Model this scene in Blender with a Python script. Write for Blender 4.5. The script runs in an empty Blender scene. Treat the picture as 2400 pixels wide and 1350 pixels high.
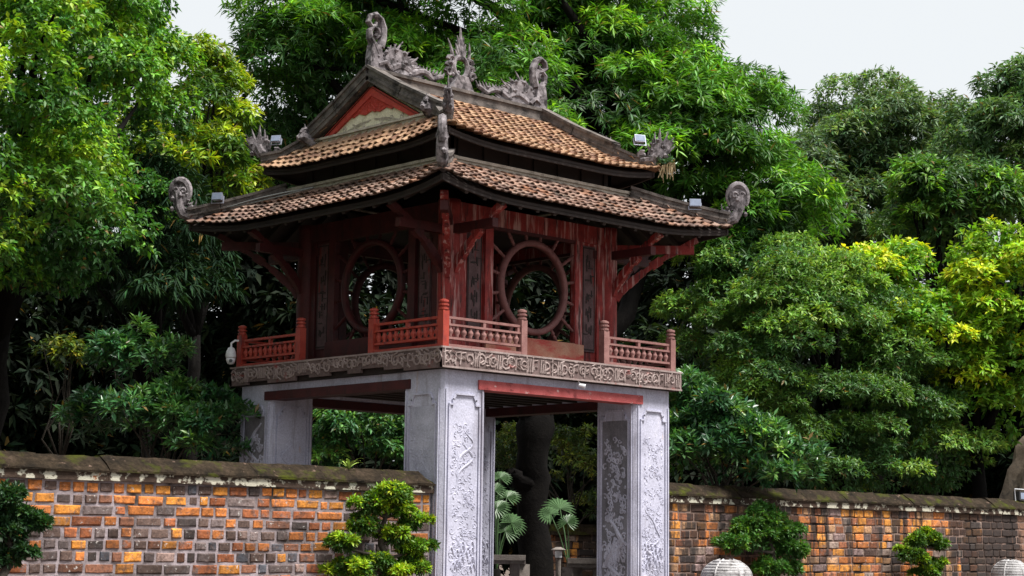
import bpy, bmesh, math, random
import numpy as np
from mathutils import Vector, Matrix
R = math.radians
random.seed(7)
rng = np.random.default_rng(11)
scene = bpy.context.scene
col = scene.collection

# ------------------------------------------------------------------ camera
CAM = np.array([-21.9717, -24.3759, 1.6])
YAW, PITCH, ROLL, FPX = 0.806548, 0.140025, 0.0123466, 4261.5
_d = np.array([math.cos(YAW)*math.cos(PITCH), math.sin(YAW)*math.cos(PITCH), math.sin(PITCH)])
_r = np.array([math.sin(YAW), -math.cos(YAW), 0.0]); _u = np.cross(_r, _d)
_r, _u = _r*math.cos(ROLL)+_u*math.sin(ROLL), _u*math.cos(ROLL)-_r*math.sin(ROLL)
cd = bpy.data.cameras.new('camera'); cam = bpy.data.objects.new('camera', cd); col.objects.link(cam)
m = Matrix(((_r[0], _u[0], -_d[0], CAM[0]), (_r[1], _u[1], -_d[1], CAM[1]), (_r[2], _u[2], -_d[2], CAM[2]), (0, 0, 0, 1)))
cam.matrix_world = m
cd.sensor_width = 36; cd.lens = FPX*36/2400; cd.clip_end = 3000; cd.clip_start = 0.1
scene.camera = cam
FW = np.array([math.cos(YAW), math.sin(YAW), 0.0])      # ground direction of view

# ------------------------------------------------------------------ light
SUN_EL, SUN_DIR = 63.0, (0.42, -1.0)                     # direction towards the sun on the ground
w = bpy.data.worlds.new('World'); scene.world = w; w.use_nodes = True
nt = w.node_tree; nt.nodes.clear()
sky = nt.nodes.new('ShaderNodeTexSky'); sky.sky_type = 'NISHITA'; sky.sun_disc = False
sky.sun_elevation = R(SUN_EL); sky.sun_rotation = math.atan2(SUN_DIR[0], SUN_DIR[1])
sky.air_density = 1.0; sky.dust_density = 6.0; sky.ozone_density = 1.0
hsv = nt.nodes.new('ShaderNodeHueSaturation'); hsv.inputs['Saturation'].default_value = 0.12
mixc = nt.nodes.new('ShaderNodeMix'); mixc.data_type = 'RGBA'; mixc.inputs[0].default_value = 0.92
mixc.inputs[7].default_value = (5.35, 5.6, 5.8, 1)       # even cloud layer
bg = nt.nodes.new('ShaderNodeBackground'); bg.inputs[1].default_value = 0.1
wo = nt.nodes.new('ShaderNodeOutputWorld')
L = nt.links
L.new(sky.outputs[0], hsv.inputs['Color']); L.new(hsv.outputs[0], mixc.inputs[6])
L.new(mixc.outputs[2], bg.inputs[0]); L.new(bg.outputs[0], wo.inputs[0])
sl = bpy.data.lights.new('sun', 'SUN'); sl.energy = 5.0; sl.angle = R(18); sl.color = (1.0, 0.96, 0.9)
so = bpy.data.objects.new('sun', sl); col.objects.link(so)
sv = Vector((SUN_DIR[0], SUN_DIR[1], 0)).normalized()*math.cos(R(SUN_EL)) + Vector((0, 0, math.sin(R(SUN_EL))))
so.rotation_euler = sv.to_track_quat('Z', 'Y').to_euler(); so.location = (0, -20, 30)
vs = scene.view_settings
vs.view_transform = 'Standard'; vs.look = 'None'; vs.exposure = 0.75; vs.gamma = 1; vs.use_curve_mapping = False
scene.cycles.max_bounces = 4; scene.cycles.diffuse_bounces = 3; scene.cycles.glossy_bounces = 2; scene.cycles.transmission_bounces = 3; scene.cycles.transparent_max_bounces = 4

# ------------------------------------------------------------------ helpers
def ray(u, v): return _d + _r*(u-1200)/FPX + _u*(675-v)/FPX
def at_y(u, v, Y): q = ray(u, v); return CAM + q*(Y-CAM[1])/q[1]
def at_d(u, v, D): q = ray(u, v); return CAM + q*(D/(q @ FW))     # D metres into the scene

def tag(o, label=None, cat=None, group=None, kind=None):
    if label: o['label'] = label
    if cat: o['category'] = cat
    if group: o['group'] = group
    if kind: o['kind'] = kind
    return o
def empty(name, loc=(0, 0, 0)):
    o = bpy.data.objects.new(name, None); o.empty_display_size = 0.2; o.location = loc; col.objects.link(o); return o
def link(name, me, parent=None):
    o = bpy.data.objects.new(name, me); col.objects.link(o)
    if parent is not None:
        o.parent = parent
        if parent.type == 'EMPTY' and parent.parent is None:
            o.matrix_parent_inverse = Matrix.Translation(-Vector(parent.location))
    return o

class MB:
    def __init__(s): s.v = []; s.f = []
    def add(s, vs, fs):
        n = len(s.v); s.v += [tuple(map(float, q)) for q in vs]; s.f += [tuple(i+n for i in f) for f in fs]; return s
    def hexa(s, c):           # 8 corners, bottom ring then top ring
        return s.add(c, [(3, 2, 1, 0), (4, 5, 6, 7), (0, 1, 5, 4), (1, 2, 6, 5), (2, 3, 7, 6), (3, 0, 4, 7)])
    def box(s, x0, x1, y0, y1, z0, z1):
        return s.hexa([(x0, y0, z0), (x1, y0, z0), (x1, y1, z0), (x0, y1, z0), (x0, y0, z1), (x1, y0, z1), (x1, y1, z1), (x0, y1, z1)])
    def fbox(s, k, u0, u1, o0, o1, z0, z1):  # box in the frame of a face of the pavilion: u along, o outwards
        if u0 > u1: u0, u1 = u1, u0
        return s.hexa([F(k, u0, o1, z0), F(k, u1, o1, z0), F(k, u1, o0, z0), F(k, u0, o0, z0), F(k, u0, o1, z1), F(k, u1, o1, z1), F(k, u1, o0, z1), F(k, u0, o0, z1)])
    def beam(s, p, q, w, h, up=(0, 0, 1), w2=None, h2=None):
        p, q = Vector(p), Vector(q); d = (q-p).normalized(); up = Vector(up)
        sd = d.cross(up); sd = sd.normalized() if sd.length > 1e-4 else Vector((1, 0, 0)); n = sd.cross(d)
        w2 = w if w2 is None else w2; h2 = h if h2 is None else h2
        c = []
        for P, a, b in ((p, w, h), (q, w2, h2)):
            c += [P-sd*a/2-n*b/2, P+sd*a/2-n*b/2, P+sd*a/2+n*b/2, P-sd*a/2+n*b/2]
        return s.hexa(c)
    def tube(s, pts, rad, n=6, flat=1.0, flatdir=None):
        P = [Vector(p) for p in pts]; rad = [rad]*len(P) if isinstance(rad, (int, float)) else rad
        ref = Vector((0.31, 0.17, 0.93)); rings = []
        for i, p in enumerate(P):
            t = (P[min(i+1, len(P)-1)]-P[max(i-1, 0)])
            t = t.normalized() if t.length > 1e-9 else Vector((0, 0, 1))
            a = t.cross(ref)
            if a.length < 1e-3: a = t.cross(Vector((1, 0, 0)))
            a.normalize(); b = a.cross(t); ref = b
            for j in range(n):
                an = 2*math.pi*j/n; off = (a*math.cos(an)+b*math.sin(an))*rad[i]
                if flatdir is not None: off -= flatdir*off.dot(flatdir)*(1-flat)
                rings.append(p+off)
        fs = [(i*n+j, i*n+(j+1) % n, (i+1)*n+(j+1) % n, (i+1)*n+j) for i in range(len(P)-1) for j in range(n)]
        fs += [tuple(reversed(range(n))), tuple((len(P)-1)*n+j for j in range(n))]
        return s.add(rings, fs)
    def lathe(s, prof, c=(0, 0, 0), n=12):
        vs = [(c[0]+r*math.cos(2*math.pi*j/n), c[1]+r*math.sin(2*math.pi*j/n), c[2]+z) for r, z in prof for j in range(n)]
        k = len(prof)
        fs = [(i*n+j, i*n+(j+1) % n, (i+1)*n+(j+1) % n, (i+1)*n+j) for i in range(k-1) for j in range(n)]
        fs += [tuple(reversed(range(n))), tuple((k-1)*n+j for j in range(n))]
        return s.add(vs, fs)
    def spike(s, p, q, w):
        p, q = Vector(p), Vector(q); d = (q-p); a = d.cross(Vector((0.3, 0.2, 0.9))).normalized()*w; b = d.cross(a).normalized()*w
        m_ = p+d*0.3
        return s.add([p, m_+a, m_+b, m_-a, m_-b, q], [(0, 2, 1), (0, 3, 2), (0, 4, 3), (0, 1, 4), (5, 1, 2), (5, 2, 3), (5, 3, 4), (5, 4, 1)])
    def plate(s, pts, nrm, th):  # flat outline given thickness
        n = Vector(nrm).normalized()*th/2; k = len(pts)
        vs = [Vector(p)-n for p in pts]+[Vector(p)+n for p in pts]
        fs = [tuple(range(k)), tuple(reversed(range(k, 2*k)))]+[(i, i+k, (i+1) % k+k, (i+1) % k) for i in range(k)]
        return s.add(vs, fs)
    def mesh(s, name, mat, smooth=False):
        me = bpy.data.meshes.new(name); me.from_pydata(s.v, [], s.f); me.validate()
        bm = bmesh.new(); bm.from_mesh(me); bmesh.ops.recalc_face_normals(bm, faces=bm.faces); bm.to_mesh(me); bm.free()
        me.materials.append(mat)
        if smooth:
            me.polygons.foreach_set('use_smooth', [True]*len(me.polygons))
        return me
    def build(s, name, mat, parent=None, smooth=False):
        return link(name, s.mesh(name, mat, smooth), parent)

def F(k, u, o, z):
    return ((u, -o, z), (-o, -u, z), (-u, o, z), (o, u, z))[k]

# ------------------------------------------------------------------ materials
def newmat(name):
    mt = bpy.data.materials.new(name); mt.use_nodes = True; n = mt.node_tree; n.nodes.clear()
    out = n.nodes.new('ShaderNodeOutputMaterial'); b = n.nodes.new('ShaderNodeBsdfPrincipled')
    n.links.new(b.outputs[0], out.inputs[0]); return mt, n, b, out
def coords(n, scale=(1, 1, 1), obj=False):
    if obj:
        t = n.nodes.new('ShaderNodeTexCoord'); s = t.outputs['Object']
    else:
        t = n.nodes.new('ShaderNodeNewGeometry'); s = t.outputs['Position']
    mp = n.nodes.new('ShaderNodeMapping'); mp.inputs['Scale'].default_value = scale; n.links.new(s, mp.inputs[0]); return mp.outputs[0]
def noise(n, vec, scale, detail=4, rough=0.6):
    t = n.nodes.new('ShaderNodeTexNoise'); t.inputs['Scale'].default_value = scale; t.inputs['Detail'].default_value = detail
    t.inputs['Roughness'].default_value = rough; n.links.new(vec, t.inputs['Vector']); return t.outputs['Fac']
def ramp(n, fac, stops):
    r = n.nodes.new('ShaderNodeValToRGB'); e = r.color_ramp.elements
    while len(e) < len(stops): e.new(0.5)
    for el, (p, c) in zip(e, stops): el.position = p; el.color = (c[0], c[1], c[2], 1) if not isinstance(c, (int, float)) else (c, c, c, 1)
    n.links.new(fac, r.inputs[0]); return r.outputs[0]
def mix(n, fac, a, b, mode='MIX'):
    x = n.nodes.new('ShaderNodeMix'); x.data_type = 'RGBA'; x.blend_type = mode
    for inp, val in ((x.inputs[0], fac), (x.inputs[6], a), (x.inputs[7], b)):
        if isinstance(val, (int, float)): inp.default_value = val
        elif isinstance(val, tuple): inp.default_value = (val[0], val[1], val[2], 1)
        else: n.links.new(val, inp)
    return x.outputs[2]
def bump(n, b, fac, strength, dist=0.02):
    u = n.nodes.new('ShaderNodeBump'); u.inputs['Strength'].default_value = strength; u.inputs['Distance'].default_value = dist
    n.links.new(fac, u.inputs['Height']); n.links.new(u.outputs[0], b.inputs['Normal'])
def weathered(name, stops, scale=3, stain=None, stain_rng=(0.55, 0.7), stain_scale=(2, 2, 2), rough=0.75, bmp=0.35, fine=40, spec=0.3, stain2=None, rng2=(0.6, 0.7), scale2=(6, 6, 6), fine_mul=(0.75, 1.2)):
    mt, n, b, _ = newmat(name)
    c = ramp(n, noise(n, coords(n), scale, 6), stops)
    f = noise(n, coords(n), fine, 5, 0.7)
    c = mix(n, 1.0, c, ramp(n, f, [(0.3, fine_mul[0]), (0.7, fine_mul[1])]), 'MULTIPLY')
    if stain: c = mix(n, ramp(n, noise(n, coords(n, stain_scale), 1.0, 6, 0.65), [(stain_rng[0], 0.0), (stain_rng[1], 1.0)]), c, stain)
    if stain2: c = mix(n, ramp(n, noise(n, coords(n, scale2), 1.0, 6, 0.65), [(rng2[0], 0.0), (rng2[1], 1.0)]), c, stain2)
    n.links.new(c, b.inputs['Base Color']); b.inputs['Roughness'].default_value = rough; b.inputs['Specular IOR Level'].default_value = spec
    bump(n, b, f, bmp); return mt

M = {}
M['plaster'] = weathered('pillar_plaster', [(0.3, (0.36, 0.36, 0.45)), (0.55, (0.48, 0.48, 0.59)), (0.8, (0.57, 0.56, 0.66))], 1.6,
    (0.20, 0.18, 0.21), (0.54, 0.76), (4, 4, 0.45), 0.85, 0.3, 35, 0.2, (0.45, 0.30, 0.20), (0.66, 0.76), (3, 3, 0.8))
M['plaster_dark'] = weathered('relief_plaster', [(0.3, (0.36, 0.36, 0.44)), (0.7, (0.56, 0.56, 0.67))], 3, (0.22, 0.20, 0.23), (0.54, 0.74), (4, 4, 1), 0.9)
M['plaster_recess_shade'] = weathered('shaded_relief_ground', [(0.3, (0.13, 0.125, 0.14)), (0.7, (0.27, 0.265, 0.30))], 3, (0.09, 0.085, 0.09), (0.55, 0.7), (4, 4, 1), 0.9)  # darker ground, painting recess shade behind the left-face carvings
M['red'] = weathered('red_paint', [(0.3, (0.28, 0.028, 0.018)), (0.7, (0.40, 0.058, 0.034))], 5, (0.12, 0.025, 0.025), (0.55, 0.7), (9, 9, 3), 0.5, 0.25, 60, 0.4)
M['red_dark_shade'] = weathered('dark_shaded_red_wood', [(0.3, (0.035, 0.007, 0.008)), (0.7, (0.075, 0.012, 0.012))], 4, (0.02, 0.008, 0.008), (0.55, 0.7), (8, 8, 2), 0.6, 0.25, 60, 0.3)  # dark red wood; also paints shade into the left and back sides
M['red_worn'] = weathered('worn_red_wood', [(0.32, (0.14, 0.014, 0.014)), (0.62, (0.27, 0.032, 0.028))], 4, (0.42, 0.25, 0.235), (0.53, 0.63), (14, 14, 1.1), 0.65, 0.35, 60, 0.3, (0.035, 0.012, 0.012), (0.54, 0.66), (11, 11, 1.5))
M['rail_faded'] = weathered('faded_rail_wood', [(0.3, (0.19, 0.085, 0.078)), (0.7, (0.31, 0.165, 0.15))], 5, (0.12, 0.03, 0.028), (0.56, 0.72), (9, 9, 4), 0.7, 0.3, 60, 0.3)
M['sill'] = weathered('orange_worn_board', [(0.3, (0.34, 0.085, 0.06)), (0.6, (0.42, 0.22, 0.15))], 3, (0.36, 0.045, 0.04), (0.52, 0.62), (1.5, 1.5, 5), 0.7, 0.3, 50)
M['ring'] = weathered('window_ring_wood', [(0.3, (0.12, 0.045, 0.042)), (0.7, (0.20, 0.085, 0.08))], 6, (0.09, 0.03, 0.03), (0.58, 0.72), (8, 8, 8), 0.6, 0.25, 60)
M['plaque'] = weathered('plaque_wood', [(0.3, (0.06, 0.032, 0.034)), (0.7, (0.125, 0.075, 0.078))], 6, (0.15, 0.022, 0.02), (0.56, 0.66), (9, 9, 2), 0.7, 0.4, 40)
M['frieze'] = weathered('frieze_wood', [(0.3, (0.21, 0.155, 0.145)), (0.7, (0.36, 0.29, 0.275))], 5, (0.26, 0.06, 0.055), (0.6, 0.7), (3, 3, 6), 0.8, 0.4, 50)
M['frieze_deep'] = weathered('frieze_ground_wood', [(0.3, (0.085, 0.06, 0.056)), (0.7, (0.18, 0.125, 0.12))], 5, (0.2, 0.05, 0.045), (0.6, 0.7), (3, 3, 6), 0.8, 0.4, 50)
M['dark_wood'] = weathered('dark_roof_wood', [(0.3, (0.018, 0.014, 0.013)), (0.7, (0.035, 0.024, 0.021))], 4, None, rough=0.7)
M['stone'] = weathered('ornament_mortar', [(0.3, (0.085, 0.075, 0.08)), (0.5, (0.19, 0.17, 0.18)), (0.72, (0.36, 0.33, 0.345))], 7, (0.03, 0.027, 0.028), (0.48, 0.62), (7, 7, 5), 0.9, 0.5, 45, 0.15)
M['ridge'] = weathered('ridge_mortar', [(0.3, (0.07, 0.062, 0.058)), (0.6, (0.16, 0.14, 0.13)), (0.8, (0.26, 0.23, 0.20))], 5, (0.028, 0.026, 0.025), (0.5, 0.66), (3, 3, 5), 0.9, 0.5, 45, 0.15)
M['ledge'] = weathered('cream_mortar', [(0.3, (0.34, 0.30, 0.25)), (0.7, (0.60, 0.54, 0.46))], 5, (0.14, 0.115, 0.095), (0.55, 0.72), (4, 4, 8), 0.9, 0.4, 40, 0.15)
M['cream'] = weathered('cream_plaster', [(0.3, (0.62, 0.56, 0.40)), (0.7, (0.80, 0.75, 0.58))], 5, (0.16, 0.14, 0.10), (0.55, 0.72), (6, 6, 4), 0.9, 0.4, 40, 0.15)
M['coping'] = weathered('mossy_coping', [(0.3, (0.010, 0.008, 0.006)), (0.55, (0.028, 0.020, 0.013)), (0.8, (0.06, 0.042, 0.03))], 3.5, (0.045, 0.052, 0.006), (0.52, 0.66), (1.6, 1.6, 3), 0.95, 1.0, 18, 0.1, (0.17, 0.115, 0.09), (0.63, 0.70), (6, 6, 12), (0.45, 1.5))
M['band'] = weathered('peeling_band', [(0.3, (0.030, 0.022, 0.018)), (0.7, (0.075, 0.05, 0.038))], 4, (0.46, 0.44, 0.36), (0.52, 0.57), (5, 5, 6), 0.95, 0.7, 25, 0.1, (0.26, 0.10, 0.045), (0.66, 0.69), (2.5, 2.5, 3))
M['mortar'] = weathered('wall_mortar', [(0.3, (0.19, 0.155, 0.155)), (0.7, (0.38, 0.325, 0.35))], 3, (0.055, 0.045, 0.042), (0.48, 0.66), (2, 2, 1.5), 0.95, 0.6, 30, 0.1)
M['mortar_stained'] = weathered('stained_wall_mortar', [(0.3, (0.14, 0.095, 0.08)), (0.7, (0.30, 0.21, 0.175))], 3, (0.02, 0.017, 0.016), (0.47, 0.57), (2.4, 2.4, 0.25), 0.95, 0.6, 30, 0.1)
M['ground'] = weathered('ground_paving', [(0.3, (0.07, 0.05, 0.04)), (0.7, (0.13, 0.095, 0.075))], 0.8, (0.05, 0.06, 0.02), (0.6, 0.7), (0.5, 0.5, 0.5), 0.9)
M['bark'] = weathered('bark', [(0.3, (0.003, 0.0025, 0.0025)), (0.7, (0.007, 0.006, 0.0055))], 3, (0.012, 0.011, 0.010), (0.62, 0.7), (5, 5, 1.2), 0.95, 1.0, 14, 0.1)
M['bark_pale'] = weathered('shrub_bark', [(0.3, (0.025, 0.02, 0.015)), (0.7, (0.06, 0.05, 0.04))], 6, None, rough=0.9, bmp=0.6, fine=30)
M['lantern'] = weathered('grey_stone', [(0.3, (0.22, 0.21, 0.21)), (0.7, (0.52, 0.51, 0.52))], 5, (0.10, 0.09, 0.09), (0.56, 0.7), (6, 6, 9), 0.5, 0.4, 40, 0.5)
M['rock'] = weathered('beige_rock', [(0.3, (0.20, 0.15, 0.11)), (0.7, (0.42, 0.34, 0.27))], 3, (0.06, 0.05, 0.045), (0.55, 0.7), (3, 3, 3), 0.9, 0.8, 15)
M['bench'] = weathered('bench_stone', [(0.3, (0.12, 0.10, 0.09)), (0.7, (0.26, 0.23, 0.21))], 4, (0.08, 0.07, 0.06), (0.55, 0.7), (4, 4, 4), 0.9)
M['terracotta'] = weathered('terracotta', [(0.3, (0.25, 0.10, 0.05)), (0.7, (0.40, 0.18, 0.09))], 6)
def plain(name, c, rough=0.4, metal=0.0, spec=0.5):
    mt, n, b, _ = newmat(name)
    f = noise(n, coords(n), 18, 4); n.links.new(mix(n, 1.0, c, ramp(n, f, [(0.3, 0.85), (0.7, 1.1)]), 'MULTIPLY'), b.inputs['Base Color'])
    b.inputs['Roughness'].default_value = rough; b.inputs['Metallic'].default_value = metal; b.inputs['Specular IOR Level'].default_value = spec; return mt
M['white_plastic'] = plain('white_plastic', (0.75, 0.76, 0.80), 0.3)
M['black_plastic'] = plain('black_plastic', (0.02, 0.02, 0.022), 0.3)
M['lamp_metal'] = plain('lamp_metal', (0.30, 0.32, 0.40), 0.35, 0.3)
M['cable'] = plain('cable_rubber', (0.16, 0.17, 0.17), 0.5)
M['straw'] = plain('dry_roots', (0.42, 0.33, 0.19), 0.9)

def island_mat(name, stops, stain, srange, sscale, rough, usecolor=False, speck=None, drip=None, spec=0.25):
    mt, n, b, _ = newmat(name)
    if usecolor:
        oi = n.nodes.new('ShaderNodeObjectInfo'); c = oi.outputs['Color']
    else:
        g = n.nodes.new('ShaderNodeNewGeometry'); oi = n.nodes.new('ShaderNodeObjectInfo')
        ad = n.nodes.new('ShaderNodeMath'); ad.operation = 'ADD'; n.links.new(g.outputs['Random Per Island'], ad.inputs[0]); n.links.new(oi.outputs['Random'], ad.inputs[1])
        fr = n.nodes.new('ShaderNodeMath'); fr.operation = 'FRACT'; n.links.new(ad.outputs[0], fr.inputs[0])
        c = ramp(n, fr.outputs[0], stops)
    if usecolor: c = mix(n, ramp(n, noise(n, coords(n), 7.0, 6, 0.7), [(0.48, 0.0), (0.66, 0.85)]), c, (0.07, 0.042, 0.034)); c = mix(n, ramp(n, noise(n, coords(n), 4.0, 5, 0.7), [(0.58, 0.0), (0.70, 0.7)]), c, (0.24, 0.185, 0.18))
    big = noise(n, coords(n), 2.0, 4)
    c = mix(n, 1.0, c, ramp(n, big, [(0.3, 0.7), (0.7, 1.25)]), 'MULTIPLY')
    f = noise(n, coords(n), 30, 5, 0.7)
    c = mix(n, 1.0, c, ramp(n, f, [(0.32, 0.55), (0.68, 1.3)]), 'MULTIPLY')
    c = mix(n, ramp(n, noise(n, coords(n, sscale), 1.0, 6, 0.65), [(srange[0], 0.0), (srange[1], 0.85)]), c, stain)
    if speck: c = mix(n, ramp(n, noise(n, coords(n, (13, 13, 13)), 1.0, 5, 0.7), [(speck[1], 0.0), (speck[2], 0.9)]), c, speck[0])
    if drip: c = mix(n, ramp(n, noise(n, coords(n, drip[1]), 1.0, 5, 0.6), [(drip[2], 0.0), (drip[3], 0.9)]), c, drip[0])
    n.links.new(c, b.inputs['Base Color']); b.inputs['Roughness'].default_value = rough; b.inputs['Specular IOR Level'].default_value = spec
    bump(n, b, f, 0.5); return mt
M['tile_up'] = island_mat('orange_roof_tile', [(0.0, (0.17, 0.085, 0.055)), (0.3, (0.29, 0.165, 0.095)), (0.7, (0.42, 0.265, 0.16)), (1.0, (0.22, 0.115, 0.075))], (0.085, 0.06, 0.045), (0.56, 0.70), (2.2, 2.2, 2.2), 0.6, speck=((0.5, 0.42, 0.32), 0.64, 0.72))
M['tile_low'] = island_mat('brown_roof_tile', [(0.0, (0.10, 0.06, 0.048)), (0.4, (0.21, 0.125, 0.095)), (0.75, (0.31, 0.21, 0.165)), (1.0, (0.22, 0.10, 0.055))], (0.05, 0.042, 0.033), (0.52, 0.66), (2.5, 2.5, 2.5), 0.65, speck=((0.50, 0.43, 0.36), 0.62, 0.72))
M['brick'] = island_mat('old_brick', None, (0.055, 0.045, 0.04), (0.60, 0.72), (4, 4, 4), 0.85, True, ((0.50, 0.47, 0.45), 0.62, 0.68))
M['brick_stained'] = island_mat('stained_brick', None, (0.05, 0.04, 0.036), (0.60, 0.72), (4, 4, 4), 0.85, True, ((0.52, 0.42, 0.34), 0.63, 0.69), ((0.020, 0.017, 0.017), (2.6, 2.6, 0.3), 0.45, 0.53))

def leafmat(name, rough=0.42, spec=0.5, trans=0.3, tint=(1.15, 1.1, 0.45)):
    mt, n, b, out = newmat(name)
    a = n.nodes.new('ShaderNodeAttribute'); a.attribute_name = 'Col'
    n.links.new(a.outputs['Color'], b.inputs['Base Color']); b.inputs['Roughness'].default_value = rough; b.inputs['Specular IOR Level'].default_value = spec
    t = n.nodes.new('ShaderNodeBsdfTranslucent'); n.links.new(mix(n, 1.0, a.outputs['Color'], tint, 'MULTIPLY'), t.inputs[0])
    ms = n.nodes.new('ShaderNodeMixShader'); ms.inputs[0].default_value = trans
    n.links.new(b.outputs[0], ms.inputs[1]); n.links.new(t.outputs[0], ms.inputs[2]); n.links.new(ms.outputs[0], out.inputs[0]); return mt
M['leaf'] = leafmat('leaf', 0.5, 0.35, 0.32); M['leaf_dim'] = leafmat('shade_leaf', 0.75, 0.1, 0.15); M['beam_red'] = weathered('beam_red_paint', [(0.3, (0.28, 0.045, 0.045)), (0.7, (0.42, 0.10, 0.10))], 4, (0.12, 0.02, 0.02), (0.56, 0.68), (3, 3, 9), 0.7, 0.3, 50, 0.3, (0.5, 0.36, 0.34), (0.62, 0.68), (4, 4, 9)); M['gable_red'] = weathered('gable_red_paint', [(0.3, (0.36, 0.035, 0.025)), (0.7, (0.50, 0.065, 0.045))], 8, (0.2, 0.03, 0.025), (0.6, 0.74), (9, 9, 9), 0.6, 0.3, 50); M['leaf_gloss'] = leafmat('glossy_leaf', 0.36, 0.5, 0.25)

# ------------------------------------------------------------------ ground
g = MB(); g.add([(-900, -900, 0), (900, -900, 0), (900, 900, 0), (-900, 900, 0)], [(0, 1, 2, 3)])
tag(g.build('ground', M['ground']), kind='structure')

# ================================================================== pavilion
pav = empty('gate_pavilion')
tag(pav, 'two-tiered wooden gate pavilion with round windows on four carved white pillars', 'pavilion')
POUT, PIN, DECK = 2.75, 1.80, 4.70

def curl_pts(c, r, a0, turns, A, B, shrink=0.75, n=14):
    out = []
    for i in range(n+1):
        t = i/n; rr = r*(1-shrink*t); an = a0+turns*2*math.pi*t
        out.append(Vector(c)+A*(rr*math.cos(an))+B*(rr*math.sin(an)))
    return out

# --- pillars
PROF = [(-0.32, 0.0), (-0.32, -0.16), (-0.24, -0.16), (-0.24, -0.07), (-0.15, 0.0), (0.15, 0.0), (0.24, -0.07), (0.24, -0.16), (0.32, -0.16)]
for sx in (-1, 1):
    for sy in (-1, 1):
        x0, x1 = sorted((sx*PIN, sx*POUT)); y0, y1 = sorted((sy*PIN, sy*POUT))
        mb = MB(); c = 0.05
        ring = [(x0+c, y0), (x1-c, y0), (x1, y0+c), (x1, y1-c), (x1-c, y1), (x0+c, y1), (x0, y1-c), (x0, y0+c)]
        vs_ = [(a, b, 0) for a, b in ring]+[(a, b, 4.36) for a, b in ring]
        mb.add(vs_, [tuple(reversed(range(8))), tuple(range(8, 16))]+[(i, (i+1) % 8, (i+1) % 8+8, i+8) for i in range(8)])
        pil = mb.build('pillar', M['plaster'], pav)
        bs = MB(); bs.box(x0-0.10, x1+0.10, y0-0.10, y1+0.10, 0, 0.35); bs.box(x0-0.05, x1+0.05, y0-0.05, y1+0.05, 0.35, 0.5)
        bs.build('pillar_base', M['plaster'], pil)
        cx, cy = (x0+x1)/2, (y0+y1)/2
        for k in range(4):
            n = Vector(F(k, 0, 1, 0)); A = Vector(F(k, 1, 0, 0)); B = Vector((0, 0, 1)); ctr = Vector((cx, cy, 0))+n*0.475
            mo = MB(); ztop = 3.98
            # frame of the carved panel, notched at the top corners
            P2 = [(-0.33, 0.72), (-0.33, ztop-0.17), (-0.25, ztop-0.17), (-0.25, ztop-0.09), (-0.19, ztop), (0.19, ztop), (0.25, ztop-0.09), (0.25, ztop-0.17), (0.33, ztop-0.17), (0.33, 0.72), (-0.33, 0.72)]
            for (a, b), (a2, b2) in zip(P2[:-1], P2[1:]):
                p, q = ctr+A*a+B*b+n*0.010, ctr+A*a2+B*b2+n*0.010
                d = (q-p).normalized()*0.012
                mo.beam(p-d, q+d, 0.028, 0.042 if abs(a-a2) > 0.01 else 0.032, n if abs(d.z) < 0.005 else A)
            for s in (-1, 1):  # edge beads
                mo.beam(ctr+A*s*0.395+B*0.5+n*0.006, ctr+A*s*0.395+B*4.05+n*0.006, 0.03, 0.03, A)
            mo.build('moulding', M['plaster'], pil)
            # shallow carved clouds and dragon scrolls
            rl = MB(); rr = random.Random(int(100*(cx+7)+10*cy+k))
            dens = 210
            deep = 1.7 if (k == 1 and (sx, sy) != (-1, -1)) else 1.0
            (MB().fbox(k, (A.dot(ctr))-0.31, (A.dot(ctr))+0.31, n.dot(ctr)-0.012, n.dot(ctr)+0.001, 0.74, ztop-0.18).build('relief_ground', M['plaster_recess_shade'], pil)) if deep > 1 else rl.fbox(k, (A.dot(ctr))-0.30, (A.dot(ctr))+0.30, n.dot(ctr)-0.01, n.dot(ctr)+0.003, 0.75, ztop-0.2)  # ground of the deep panels darkened as painted shade
            for _ in range(dens):
                zc = 0.8+(ztop-1.3)*rr.random()**1.15; uc = rr.uniform(-0.25, 0.25)
                r_ = rr.uniform(0.02, 0.075)*(1.2 if zc < 1.9 else 0.9)
                pts = curl_pts(ctr+A*uc+B*zc+n*0.002, r_, rr.uniform(0, 6.3), rr.choice([-1, 1])*rr.uniform(0.5, 1.2), A, B, 0.7, 8)
                pts = [p for p in pts if abs((p-ctr).dot(A)) < 0.31]
                if len(pts) > 3: rl.tube(pts, [deep*0.012*(1-0.5*i/len(pts)) for i in range(len(pts))], 4, 0.9, n)
            for j in range(2):  # long sinuous bodies
                z0 = rr.uniform(0.9, 3.0); ph = rr.uniform(0, 6)
                pts = [ctr+A*(0.17*math.sin(ph+t*5.5)+0.04*math.sin(3*ph+t*13))+B*(z0+t*0.75)+n*0.004 for t in np.linspace(0, 1, 16)]
                rl.tube(pts, [deep*0.017*(0.5+math.sin(math.pi*i/15)) for i in range(16)], 5, 0.7, n)
            for j in range(22):  # wave crests low on the panel
                z0 = rr.uniform(1.15, 1.55); u0 = rr.uniform(-0.25, 0.25)
                rl.tube([ctr+A*(u0+0.09*(t-0.5))+B*(z0+0.10*math.sin(math.pi*t))+n*0.006 for t in np.linspace(0, 1, 6)], 0.017, 4)
            tag(rl.build('carved_relief', M['plaster_dark'] if k in (1, 3) else M['plaster'], pil), kind='stuff')

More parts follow.
